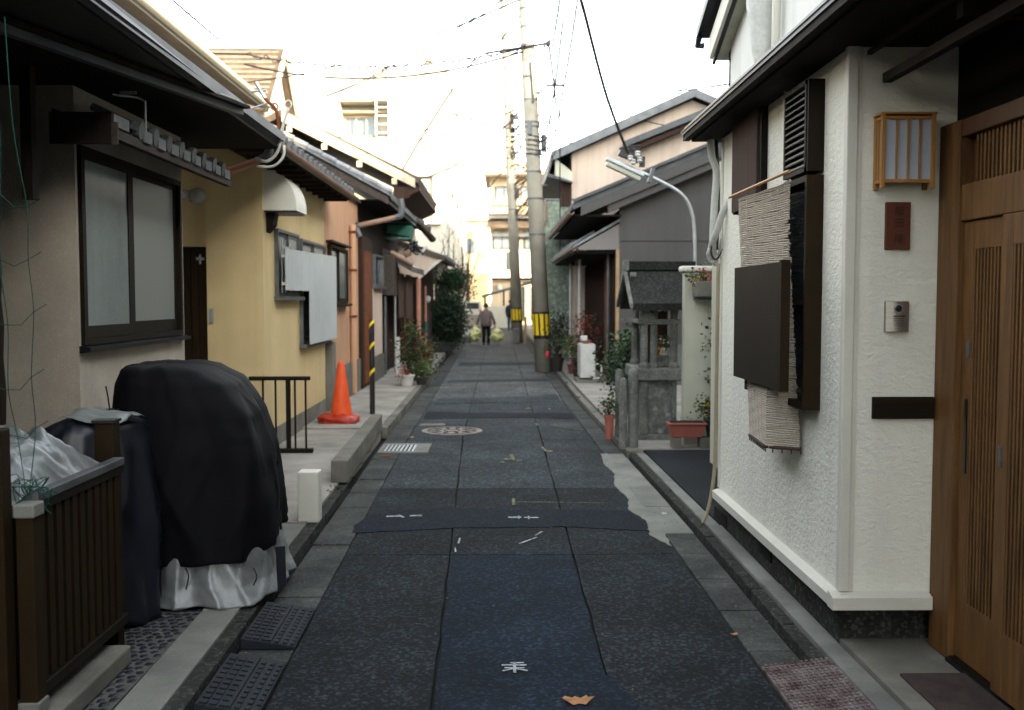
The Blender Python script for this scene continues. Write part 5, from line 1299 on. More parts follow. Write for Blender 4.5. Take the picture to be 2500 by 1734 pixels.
for k in range(8): mb.tube(curve([(1.68 + rn.uniform(0, .3), 14, 3.7 + rn.uniform(-.08, .08)) for _ in range(4)], 3), .014, 5)
mb.build('joint_box', black, cb)
for x, z in ((1.83, 3.60), (1.93, 3.66), (1.96, 3.58), (1.87, 3.55)): MB().lathe(x, 13.92, [(.02, z - .045), (.045, z - .02), (.03, z), (.045, z + .02), (.02, z + .04)], 12).build('insulator', pot_white, cb)
tag(MB().tube(curve([(1.80, 13.95, 3.68), (1.62, 13.6, 3.95), (1.35, 12.8, 4.3), (1.02, 11.6, 4.8), (.62, 9.6, 5.2), (.3, 7, 6.0), (-.4, 0, 8.0)], 8), .020, 8).build('thick_cable', M('dark_cable', (.035, .033, .026), .6, .2, 10), None, loc=(1.8, 13.95, 3.68), smooth=True), 'thick dark cable rising from the street lamp over the alley', 'cable')

# ================================================================ GREY GABLE HOUSE
gh = thing('grey_house', 'dark grey rendered house with gable wall and timber entry', 'house', (4, 18.6, 0))
MB().prism([(2.25, 18.6, .8), (8.5, 18.6, .8), (8.5, 18.6, 6.0), (8.1, 18.6, 5.9), (2.25, 18.6, 3.45)], (0, .12, 0)).build('gable_wall', grey_w, gh)
MB().prism([(2.25, 18.6, -.05), (8.5, 18.6, -.05), (8.5, 18.6, .797), (2.25, 18.6, .797)], (0, .13, 0)).build('plinth', M('mossy_concrete', (.13, .15, .14), .9, .3, 3, .3, 90, grime=.4), gh)
MB().box(2.26, 8.5, 18.59, 18.598, 2.72, 2.735).build('wall_joint', black, gh)
MB().box(2.25, 8.5, 18.73, 25.6, -.05, 3.3).build('body_wall', dark_wood, gh)
MB().box(2.19, 2.249, 18.58, 18.7, .8, 2.57).build('corner_board', M('tan_board', (.34, .24, .13), .7, .2, 3), gh)
MB().box(2.17, 2.249, 18.58, 18.7, .05, .797).build('corner_pier', conc, gh)
sl_ = (4.35 - 3.28) / (3.96 - 1.40)
def zr(x): return 3.28 + (x - 1.40) * sl_
MB().prism([(1.36, 18.3, zr(1.36) + .02), (8.5, 18.3, zr(8.5) + .02), (8.5, 18.3, zr(8.5) + .14), (1.36, 18.3, zr(1.36) + .14)], (0, 7.5, 0)).build('roof', tile, gh)
MB().prism([(1.5, 18.24, zr(1.5) - .16), (8.5, 18.24, zr(8.5) - .16), (8.5, 18.24, zr(8.5) + .012), (1.5, 18.24, zr(1.5) + .012)], (0, .05, 0)).build('barge_board', grey_w, gh)
MB().prism([(2.0, 18.3, zr(2.0) - .30), (8.5, 18.3, zr(8.5) - .30), (8.5, 18.3, zr(8.5) - .165), (2.0, 18.3, zr(2.0) - .165)], (0, .29, 0)).build('barge_inner_board', grey_w, gh)
pieces('verge_tile', MB().boxr((0, 0, 0), (.30, .12, .05), (0, -math.atan(sl_), 0)), tile, gh, [((1.5 + k * .27, 18.27, zr(1.5 + k * .27) + .17),) for k in range(25)])
tiled_eave(gh, 1.34, 3.30, 18.3, 25.8, 1, math.atan(sl_), 1)
gutter(gh, 1.33, 3.24, 18.25, 25.8, pipe_old, .055)
MB().box(1.40, 2.25, 18.31, 25.6, 3.16, 3.19).build('soffit', soffit, gh)
# pent roof over the entry
MB().prism([(1.46, 18.62, 2.60), (2.25, 18.62, 3.05), (2.25, 18.62, 2.57), (1.52, 18.62, 2.56)], (0, .06, 0)).build('pent_end_panel', M('light_grey_board', (.19, .18, .172), .85, .1, 1), gh)
MB().prism([(1.42, 18.6, 2.61), (2.25, 18.6, 3.09), (2.25, 18.6, 3.14), (1.42, 18.6, 2.66)], (0, 7, 0)).build('pent_roof', tile_l, gh)
pieces('pent_tile', tile_mb(1, R(30), .27, .5), tile_l, gh, [((1.40, 19.3 + k * .27, 2.66),) for k in range(23)])
gutter(gh, 1.40, 2.60, 18.6, 25.6, pipe_old, .05, 'pent_gutter')
MB().box(1.45, 2.25, 18.7, 25.6, 2.50, 2.55).build('pent_soffit', soffit, gh)
pieces('entry_lattice', MB().box(-.02, .02, -.022, .022, .12, 2.45), brown_wood, gh, [((2.2, 19.0 + k * .16, 0),) for k in range(40)])
MB().box(2.16, 2.245, 20.0, 20.35, .1, 2.45).build('red_brown_post', rust, gh)
for y in (19.1, 21.5, 24.2): MB().tube([(1.75 if y > 20 else 2.1, y, .1), (1.75 if y > 20 else 2.1, y, 2.5)], .035, 8).build('downpipe', pipe_w if y > 20 else grey_metal, gh)
MB().box(1.70, 1.76, 22.2, 22.28, .1, 2.5).build('entry_post', M('pale_post', (.33, .27, .2), .7, .2), gh)

# pink house behind
ph = thing('tall_pink_house', 'two storey pinkish house with gable behind the grey roof', 'house', (4, 26, 0))
zc = lambda x: 5.30 + (x - 1.38) * (6.90 - 5.30) / (5.0 - 1.38)
MB().prism([(1.9, 26, -.05), (6.6, 26, -.05), (6.6, 26, 6.15), (5.0, 26, zc(5.0) - .12), (1.9, 26, zc(1.9) - .12)], (0, 9, 0)).build('rendered_wall', pink_w, ph)
MB().prism([(1.36, 25.7, zc(1.36)), (5.0, 25.7, zc(5)), (7.4, 25.7, 5.9), (7.4, 25.7, 6.02), (5.0, 25.7, zc(5) + .13), (1.36, 25.7, zc(1.36) + .13)], (0, 9.5, 0)).build('roof', tile, ph)
MB().prism([(1.38, 25.62, zc(1.38) - .12), (5.0, 25.62, zc(5) - .10), (7.4, 25.62, 5.8), (7.4, 25.62, 6.0), (5.0, 25.62, zc(5) + .1), (1.38, 25.62, zc(1.38) + .1)], (0, .075, 0)).build('barge_board', grey_metal, ph)
MB().prism([(1.45, 25.75, 4.78), (1.9, 25.75, 4.62), (1.9, 25.75, 4.9), (1.45, 25.75, 5.25)], (0, 9, 0)).build('eave_soffit', cream_w, ph)
MB().prism([(1.36, 25.7, 5.28), (1.24, 25.7, 4.80), (1.27, 25.7, 4.78), (1.9, 25.7, 4.62), (1.9, 25.7, 4.66), (1.29, 25.7, 4.86), (1.42, 25.7, 5.30)], (0, 9.3, 0)).build('side_canopy', tile, ph)
# lean-to band on the gable
MB().prism([(3.2, 25.5, 5.50), (6.0, 25.5, 6.62), (6.0, 25.5, 6.78), (3.2, 25.5, 5.66)], (0, .45, 0)).build('leanto_roof', tile, ph)
MB().prism([(3.3, 25.55, 5.36), (6.0, 25.55, 6.46), (6.0, 25.55, 6.58), (3.3, 25.55, 5.46)], (0, .4, 0)).build('leanto_soffit', brown_wood, ph)
MB().box(1.88, 1.897, 26.2, 27.6, 4.1, 5.0).build('window_reveal', bronze_l, ph)
MB().box(1.62, 1.885, 25.95, 26.05, 4.05, 4.75).build('bay_cheek', brown_wood, ph)
tw = MB().box(1.22, 1.9, 26.02, 28.5, -.05, 4.2); tw.build('tiled_bay', green_tile, ph)
MB().box(1.2, 1.98, 25.98, 28.5, 4.203, 4.25).build('bay_coping', grey_metal, ph)
pieces('tile_course', MB().box(1.225, 1.895, 26.012, 26.019, 0, .085), green_tile, ph, [((0, 0, 2.3 + k * .1),) for k in range(19)])
MB().tube([(1.19, 26.0, 2.2), (1.17, 26.0, 3.5), (1.24, 26, 3.7), (1.2, 26, 4.2)], .03, 8).build('downpipe', pipe_old, ph)
for k, (ya, yb, hz, lab, m_) in enumerate([(28.6, 35, 2.9, 'low dark timber house beyond the green tiled bay', dark_wood), (35.2, 44, 3.0, 'farther low timber house on the right past the second pole', brown_wood), (44.2, 54, 6.2, 'far two storey house on the right near the junction', cream_w)]):
    t = thing('row_house', lab, 'house', (3, ya, 0), 'row houses at the far right')
    MB().box(2.1, 9, ya, yb, -.05, hz).build('wall', m_, t)
    MB().prism([(1.45, ya, hz - .15), (5, ya, hz + 1.2), (5, ya, hz + 1.32), (1.45, ya, hz - .03)], (0, yb - ya, 0)).build('roof', tile, t)
    pieces('lattice_bar', MB().box(-.02, .02, -.025, .025, .12, 2.4), brown_wood, t, [((2.08, ya + .2 + q * .25, 0),) for q in range(int((yb - ya - .3) / .25))])
    gutter(t, 1.44, hz - .18, ya, yb, pipe_old, .05)

# AC outdoor unit and pots along the right
ac = thing('air_conditioner', 'boxy white air conditioner unit at the foot of the grey house', 'air conditioner', (1.72, 19.3, .05))
MB().box(1.57, 1.86, 19.1, 19.75, .13, .78).build('casing', pot_white, ac, bevel=.012)
MB().box(1.50, 1.92, 19.05, 19.8, .045, .10).build('foot_slab', conc, ac)
MB().box(1.56, 1.60, 19.12, 19.2, .10, .128).box(1.8, 1.84, 19.12, 19.2, .10, .128).build('foot', black, ac)
MB().tube(curve([(1.86, 19.2, .4), (1.98, 19.15, .35), (1.95, 19.1, .15), (1.8, 19.05, .12)]), .02, 6).build('hose', pipe_w, ac)
MB().lathe(1.70, 19.3, [(.06, .79), (.08, .80), (.1, .84), (.09, .85)], 14).build('saucer', terracotta, ac)
MB().boxr((1.65, 19.25, .89), (.12, .1, .1), (0, 0, .3)).build('white_bag', bag_w, ac, bevel=.02)
potplant(1.30, 22.0, .05, .15, .30, pot_dark, [(1.30, 22, .75, .16, .2, .28)], 420, .06, [bark, leaf_b, leaf_a], 51, 'leggy plant in a large dark pot right of the near pole')
potplant(1.58, 21.3, .05, .11, .2, M('brown_pot', (.14, .06, .04), .7), [(1.58, 21.3, .62, .12, .15, .2)], 380, .05, [leaf_c, leaf_a, leaf_r], 52, 'yellow green plant in a brown pot left of the air conditioner')
potplant(1.60, 20.2, .05, .10, .16, pot_dark, [(1.62, 20.2, .42, .10, .12, .12)], 260, .045, [leaf_b, leaf_r], 53, 'dark low plant in front of the air conditioner', )
potplant(1.85, 20.5, .05, .09, .5, M('red_pot', (.22, .04, .03), .7), [(1.80, 20.5, 1.05, .26, .2, .24)], 520, .05, [leaf_r, bark, leaf_p, leaf_b], 54, 'red leaved shrub rising behind the air conditioner')
potplant(1.45, 24.5, .05, .12, .25, pot_dark, [(1.42, 24.5, .95, .26, .3, .3)], 520, .06, [leaf_b, leaf_w, leaf_a, bark], 55, 'pale flecked shrub against the far right lattice')
tag(MB().lathe(1.06, 21.6, [(.03, .38), (.045, .42), (.035, .49), (.015, .52)], 12).build('red_flower_pot', leaf_p, None, loc=(1.06, 21.6, .35)), 'bright red bottle-like ornament clipped beside the near pole', 'ornament')

# ================================================================ UTILITY POLES
def pole(name_lab, base, top, r0, r1, sleeve_z, split, seed):
    t = thing('utility_pole', name_lab, 'utility pole', base, 'concrete utility poles on the right of the alley')
    b, tp = Vector(base), Vector(top)
    at = lambda z: b + (tp - b) * ((z - b.z) / (tp.z - b.z))
    ra = lambda z: lerp(r0, r1, (z - b.z) / (tp.z - b.z))
    MB().tube([b - Vector((0, 0, .1)), tp], [r0, r1], 28).build('shaft', pole_m, t, smooth=True)
    z0, z1 = sleeve_z
    MB().tube([at(z0), at(z1)], [ra(z0) + .012, ra(z1) + .012], 28).build('guard_sleeve', black, t)
    mb = MB()
    for k in range(7):
        a = -math.pi / 2 + (k - 3) * .62
        for (za, zb_) in ((z0 + .05, z1 - .05),):
            n = 5; vs = []
            for q in range(n + 1):
                aa = a - .2 + .4 * q / n
                for z in (za, zb_):
                    c = at(z); r = ra(z) + .0145; vs.append((c.x + r * math.cos(aa), c.y + r * math.sin(aa), z))
            mb.add(vs, [(2 * q, 2 * q + 2, 2 * q + 3, 2 * q + 1) for q in range(n)])
    mb.build('yellow_stripes', yellow_p, t, solid=.002)
    MB().tube([at(z0 - .03), at(z0)], [ra(z0) + .016] * 2, 28).build('sleeve_rim', black, t)
    return t, at, ra
t1, at1, ra1 = pole('nearer concrete utility pole with yellow striped guard', (1.03, 22.6, 0), (.50, 22.6, 10.3), .19, .145, (.78, 1.36), 6, 1)
t2, at2, ra2 = pole('farther thinner concrete utility pole with yellow striped guard', (.73, 37.7, 0), (.18, 37.7, 13.6), .20, .15, (.80, 1.32), 7, 2)
r6 = random.Random(8)
def bands(t, at, ra, zs, y):
    for z in zs:
        c = at(z); MB().tube([c - Vector((0, 0, .02)), c + Vector((0, 0, .02))], [ra(z) + .01] * 2, 20).build('steel_band', grey_metal, t)
bands(t1, at1, ra1, [8.1, 7.7, 7.3, 6.6, 6.1, 5.6, 5.5, 5.2, 4.9, 4.5, 3.9, 3.1], 22.6)
bands(t2, at2, ra2, [11.3, 10.2, 9.0, 8.0, 7.7, 7.3, 6.9, 6.2, 5.0], 37.7)
pieces('step_bolt', MB().tube([(0, 0, 0), (.17, 0, 0)], .011, 6), grey_metal, t1, [((at1(z).x + (.12 if k % 2 else -.29), 22.55, z),) for k, z in enumerate([3.0, 3.4, 3.8, 4.2, 4.6, 5.0, 5.4, 5.8, 6.2, 6.6, 7.0, 7.4, 7.8, 8.2])])
pieces('step_bolt', MB().tube([(0, 0, 0), (.2, 0, 0)], .013, 6), grey_metal, t2, [((at2(z).x + (.12 if k % 2 else -.32), 37.6, z),) for k, z in enumerate([4.5, 5.1, 5.7, 6.3, 6.9, 7.5, 8.1, 8.7, 9.3, 9.9, 10.5, 11.1, 11.7])])
# riser cable and boxes
MB().tube([at1(6.0) + Vector((.05, -.17, 0)), at1(6.9) + Vector((.03, -.17, 0))], .022, 6).build('riser_cable', black, t1)
MB().boxr(at1(5.15) + Vector((.25, -.05, 0)), (.12, .18, .34)).build('cable_box', black, t1, bevel=.02)
MB().boxr(at1(5.45) + Vector((-.06, -.17, 0)), (.1, .08, .3)).build('cable_box', grey_metal, t1, bevel=.02)
mb = MB()
for k in range(26):
    z = r6.uniform(4.8, 6.3); c = at1(z) + Vector((.16, -.1, 0))
    mb.tube(curve([c, c + Vector((r6.uniform(0, .3), r6.uniform(-.2, .1), r6.uniform(-.15, .3))), c + Vector((r6.uniform(0, .35), r6.uniform(-.2, .1), r6.uniform(-.3, .4)))], 4), .010, 4)
for k in range(5): mb.tube([(c := at1(4.9 + .1 * k)) + Vector((-.2 + .03 * k, -.16, 0)), c + Vector((.22, -.18, -.05))], .012, 5)
mb.build('loose_wires', black, t1)
mb = MB()
for k in range(40):
    z = r6.uniform(6.4, 8.6); c = at2(z) + Vector((.05, -.2, 0))
    mb.tube(curve([c, c + Vector((r6.uniform(-.1, .55), r6.uniform(-.2, .1), r6.uniform(-.3, .3))), c + Vector((r6.uniform(-.1, .5), r6.uniform(-.2, .1), r6.uniform(-.4, .4)))], 4), .016, 4)
for k in range(16):
    z = r6.uniform(4.2, 7.0); c = at2(z) + Vector((.1, -.2, 0)); mb.tube(curve([c, c + Vector((.3 + .02 * k, 0, .4)), c + Vector((.6, 0, .9))], 4), .018, 4)
mb.build('loose_wires', black, t2)
MB().boxr(at2(5.6) + Vector((.2, -.1, 0)), (.16, .2, .4)).build('cable_box', black, t2, bevel=.02)
# cross arms
ca = MB().tube([(-.30, 22.4, 7.08), (1.08, 22.4, 7.30)], .028, 6).build('cross_arm', black, t1)
mb = MB()
for x in (1.02, 1.08, 1.14): mb.boxr((x, 22.4, 7.28 + (x - 1.05) * .5), (.05, .06, .12))
mb.build('arm_clamps', black, t1)
MB().box(1.05, 1.45, 22.3, 22.36, 6.35, 6.40).build('side_arm', black, t1)

# ---- wires
wire_m = M('wire', (.012, .012, .014), .6, .1, 5, 0)
def wire(a, b, sag, r_=.009, lab='', n=22, name='wire', grp='overhead wires', coil=0):
    r_ *= 1.5 if coil else 2.4; coil *= .6
    a, b = Vector(a), Vector(b); P = [a.lerp(b, i / n) - Vector((0, 0, sag * 4 * (i / n) * (1 - i / n))) for i in range(n + 1)]
    mb = MB().tube(P, r_, 5)
    if coil:
        Q = [a.lerp(b, i / (n * 8)) - Vector((0, 0, sag * 4 * (i / n / 8) * (1 - i / n / 8))) + Vector((.0, coil * math.cos(i * .55), coil * math.sin(i * .55) + coil * .3 * math.sin(i * 1.9))) for i in range(n * 8 + 1)]
        mb.tube(Q, r_ * 1.1, 4)
    tag(mb.build(name, wire_m, None, loc=a), lab, 'wire', grp)
def PP(u, v, y):   # direction (px-like slopes) to metres at distance y
    return ((u - 1120) / 2237 * y, y, 1.65 + (672 - v) / 2237 * y * .99)
wire(PP(-60, 108, 22), PP(560, 128, 24), .0, .010, 'spiral wrapped wire above the brown roofed house', coil=.0)
wire(PP(560, 128, 24), (.60, 22.4, 7.2), .35, .011, 'spiral wrapped wire running from left roofs to the near pole', coil=.10)
wire(PP(560, 150, 24), (.55, 22.4, 7.12), .45, .010, 'plain wire just below the spiral wrapped one')
wire(PP(-80, 92, 12), PP(1300, -130, 16), .2, .004, 'long thin wire crossing the upper left sky')
wire(PP(-80, 100, 12), PP(1300, -118, 16), .22, .003, 'second thin wire paired under the long upper one')
wire(PP(370, -20, 18), PP(520, 110, 23), 0, .010, 'short straight wire dropping behind the brown roof')
wire(PP(560, 190, 28), (.50, 22.5, 8.3), .3, .009, 'wire rising steeply to the top of the near pole')
wire(PP(690, 235, 40), PP(1190, -40, 30), .4, .010, 'pair of thin wires climbing right over the white building')
wire(PP(700, 232, 40), PP(1200, -44, 30), .45, .009, 'its twin just beneath, climbing over the white building')
wire(PP(905, 385, 34), PP(1105, 90, 34), -.2, .014, 'wire sloping from the cream gable up to the far pole')
wire((-.0, 37.6, 11.2), PP(1180, 20, 37), .1, .012, 'short wire between the two pole tops')
wire(PP(1015, 255, 40), at2(8.1), .1, .014, 'wire from the white building corner to the far pole')
wire(PP(620, 298, 30), PP(1160, 230, 37), .6, .009, 'thin wire passing before the white building windows')
wire(PP(905, 410, 34), PP(1160, 260, 37), .5, .012, 'yellowish wire from cream gable to the far pole middle')
wire(PP(890, 318, 38), PP(1160, 246, 37), .3, .010, 'thin wire crossing the white building corner')
wire(PP(1040, 480, 60), PP(1170, 330, 37), .2, .012, 'wire from the yellow lit wall to the far pole')
for i, (va, vb_) in enumerate(((290, 250), (310, 285), (335, 300))):
    wire(PP(985, va + 90, 60), PP(1165, vb_, 37), .5, .010, ('uppermost', 'middle', 'lowest')[i] + ' of three faint wires reaching the far pole from behind')
wire(at1(7.28) + Vector((.55, 0, 0)), PP(1262, -40, 18), .05, .012, 'twisted cable climbing steeply right of the near pole', coil=.05)
wire((1.28, 22.3, 5.9), (1.1, 22.3, 7.3), -.1, .014, 'twisted cable hanging between the pole arms', coil=.05)
wire((1.25, 22.3, 5.3), PP(1300, -30, 19), .15, .012, 'twisted cable climbing to the upper right sky', coil=.06)
wire((1.12, 22.3, 5.5), PP(1262, 60, 20), .1, .012, 'twisted cable nearest the pole, below the cross arm', coil=.06)
wire((1.4, 22.3, 6.35), PP(1780, 160, 20), .25, .005, 'thin wire running right from the side arm')
wire((1.45, 22.3, 5.85), PP(1780, 166, 20), .0, .005, 'lower thin wire running right towards the white house')
wire(PP(1430, -10, 20), PP(1580, 60, 20), .1, .006, 'faint wire crossing the upper right sky')
wire((1.36, 22.3, 5.85), (1.6, 26, 2.5), .0, .006, 'slack wire dropping behind the pink house eave')
wire(PP(1365, 240, 26), PP(1590, 285, 26), .2, .006, 'faint wire over the pink house roof')
wire(PP(1100, 462, 61), PP(1230, 455, 61), .1, .02, 'wire across the balcony front of the end house')

# antennas
def antenna(x, y, z, h, lab, m_=None, s=1.0):
    t = thing('tv_antenna', lab, 'antenna', (x, y, z), 'roof antennas')
    MB().tube([(x, y, z), (x, y, z + h)], .02, 6).build('mast', galv, t)
    mb = MB()
    for zz, w_ in ((h, .5), (h * .62, .7)):
        mb.tube([(x - w_ * .5 * s, y, z + zz + .05), (x + w_ * .5 * s, y, z + zz - .05)], .014, 5)
        for k in range(7): mb.tube([(x - w_ * s * .45 + w_ * s * .15 * k, y - .25, z + zz + .12 - .03 * k), (x - w_ * s * .45 + w_ * s * .15 * k, y + .25, z + zz - .02 - .03 * k)], .008, 4)
    mb.build('elements', galv, t)
antenna(5.8, 32, 6.4, 1.95, 'slim roof antenna on a mast above the pink house')
t = thing('tv_antenna', 'short ladder-like antenna left of the pink house ridge', 'antenna', (2.45, 34, 5.5), 'roof antennas')
MB().tube([(2.47, 34, 5.4), (2.45, 34, 8.2)], .018, 6).build('mast', galv, t)
mb = MB()
for k in range(8): mb.tube([(2.36 + .02 * (k % 2), 34, 6.4 + k * .17), (2.55, 34, 6.42 + k * .17)], .022, 4)
mb.build('elements', rust, t)

# ================================================================ END OF THE STREET
eh = thing('corner_house', 'three tier pale house closing the street with balcony and pent roofs', 'house', (1.2, 62, 0))
MB().box(-.45, 4.6, 62.5, 69, -.05, 6.1).build('lower_wall', cream_h, eh)
MB().box(-.55, 3.3, 63, 69, 6.1, 9.2).build('upper_wall', cream_h, eh)
MB().prism([(-.85, 61.6, 9.35), (.82, 61.6, 10.45), (3.2, 61.6, 9.35), (3.2, 61.6, 9.2), (-.85, 61.6, 9.2)], (0, 7, 0)).build('roof', cream_h, eh)
MB().box(-.88, 3.25, 61.5, 61.7, 9.14, 9.3).build('eave_board', tile_brown, eh)
MB().box(-.5, 3.3, 62.0, 62.05, 6.9, 7.75).build('balcony_panel', cream_h, eh)
pieces('balcony_bar', MB().box(-.02, .02, 0, .04, 6.9, 8.0), yellow_l, eh, [((-.5 + k * .2, 61.95, 0),) for k in range(20)])
win_y(eh, 62.98, -.2, .9, 7.2, 8.7, 2, bronze_l, pane_b)
win_y(eh, 62.98, 1.4, 2.8, 7.2, 8.7, 2, bronze_l, pane_b)
MB().prism([(-.75, 61.3, 6.0), (4.6, 61.3, 6.0), (4.6, 62.5, 6.5), (-.65, 62.5, 6.5)], (0, 0, .14)).build('pent_roof', tile_brown, eh)
MB().prism([(-.65, 61.7, 6.62), (4.6, 61.7, 6.62), (4.6, 62.6, 6.9), (-.6, 62.6, 6.9)], (0, 0, .12)).build('pent_roof', tile, eh)
MB().box(-.5, 4.6, 62.0, 62.1, 5.5, 5.75).build('shade_beam', tile, eh)
win_y(eh, 62.45, -.35, 1.3, 4.75, 5.9, 3, bronze, pane_b)
win_y(eh, 62.45, 1.6, 3.4, 4.75, 5.9, 3, bronze, pane_b)
MB().box(-.5, 4.6, 61.7, 62.0, 2.95, 4.70).build('balcony_front', white_h, eh)
MB().box(.48, .95, 61.66, 61.69, 3.45, 4.55).build('small_window', pane_d, eh)
MB().box(-.46, 4.6, 62.2, 62.45, 2.85, 2.94).build('shadow_beam', bronze, eh)
MB().lathe(.06, 62.3, [(.14, 2.2), (.16, 2.35), (.14, 2.5)], 12).build('round_light', pot_white, eh)
for x in (.75, 2.1): win_y(eh, 62.46, x, x + .9, .3, 2.4, 2, bronze, pane_d)
# carport roof in front
cp = thing('carport', 'dark slanting carport roof in front of the corner house', 'carport', (.8, 58.5, 0))
MB().prism([(-.98, 57.8, 1.72), (2.2, 57.8, 2.62), (2.2, 57.8, 2.78), (-.98, 57.8, 1.86)], (0, 3.2, 0)).build('sloping_roof', tile, cp)
for x in (-.8, .3, 2.0): MB().box(x - .05, x + .05, 58.0, 58.1, 0, 1.72 + (x + .98) * .28).build('post', bronze, cp)
tag(B('boundary_wall', trim_w, None, -.9, 1.0, 57, 57.2, 0, 1.25, loc=(0, 57.1, 0)), 'pale concrete wall under the slanting carport roof', 'wall')
tag(B('boundary_wall', conc_walk, None, -2.4, -1.05, 60, 60.2, 0, .7, loc=(-1.7, 60.1, 0)), 'low grey block wall beneath the sunlit yellow wall', 'wall')
yb_ = thing('sunlit_house', 'bright yellow sunlit house wall between white building and corner house', 'house', (-1.6, 75, 0))
MB().box(-3.6, -.68, 75, 82, -.05, 7.55).build('wall', yellow_l, yb_)
MB().prism([(-3.8, 74.5, 7.56), (-.5, 74.5, 7.56), (-.5, 78, 8.4), (-3.8, 78, 8.4)], (0, 0, .15)).build('roof', cream_h, yb_)
win_y(yb_, 74.97, -2.4, -1.75, 5.0, 6.2, 1, cream_h, pane_b)
MB().box(-2.5, -2.2, 74.9, 74.99, 1.2, 4.3).build('timber_panel', tile_brown, yb_)
t = thing('parked_van', 'pale van glimpsed beyond the rubbish bags at the junction', 'van', (-1.8, 66, 0))
MB().prism([(-2.7, 65, .3), (-1.1, 65, .3), (-1.1, 65, .95), (-1.25, 65, 1.5), (-2.6, 65, 1.5), (-2.7, 65, .95)], (0, 3.6, 0)).build('body', trim_w, t, bevel=.06)
MB().box(-2.45, -1.3, 64.97, 64.995, 1.0, 1.4).build('rear_window', pane_d, t)
for x in (-2.45, -1.4): 
    for y in (65.6, 67.9): MB().tube([(x - .12, y, .3), (x + .12, y, .3)], .3, 18).build('wheel', black, t)
for x in (-2.62, -1.26): MB().box(x, x + .1, 64.96, 64.99, .75, .95).build('tail_light', leaf_p, t)
# red bollards etc near second pole
tag(B('pole_guard_block', conc, None, .52, .78, 37.0, 37.35, 0, .55, loc=(.65, 37.2, 0), bevel=.03), 'squat concrete block at the foot of the far pole', 'block')
for i, (x, y, m_, lab) in enumerate([(.98, 36.5, M('tan_post', (.4, .3, .16), .7), 'tan wooden post right of the far pole'), (.9, 40, pot_white, 'thin white post behind the far pole')]):
    tag(MB().tube([(x, y, 0), (x, y, 1.0)], .05, 10).build('marker_post', m_, None, loc=(x, y, 0)), lab, 'post')
# bags
def bag(parent, c, r_, h, mat, seed, name='rubbish_bag', label=None, cat=None, group=None):
    mb = MB(); c = Vector(c)
    def f_(u, v):
        th = 2 * math.pi * u; k = v
        rad = (math.sin(min(1, k * 1.12) * math.pi) ** .55 if k < .9 else .22) * (1 - .45 * k * k)
        rad = max(.06, rad) * r_ * (1 + .16 * mn.noise(Vector((math.cos(th) * 2, math.sin(th) * 2 + seed, k * 5))) * 3.2)
        return (c.x + rad * math.cos(th), c.y + rad * math.sin(th), c.z + h * k)
    mb.grid(f_, 28, 22)
    o = mb.build(name, mat, parent, loc=tuple(c) if not parent else None, smooth=True)
    if label: tag(o, label, cat, group)
    return o
bag(None, (-1.32, 38.6, .075), .24, .62, bag_w, 3, label='white rubbish bag heaped by the left pavement edge', cat='rubbish bag')
bag(None, (-1.1, 39.0, .0), .17, .34, bag_w, 5, label='smaller white bag beside the heaped one', cat='rubbish bag')

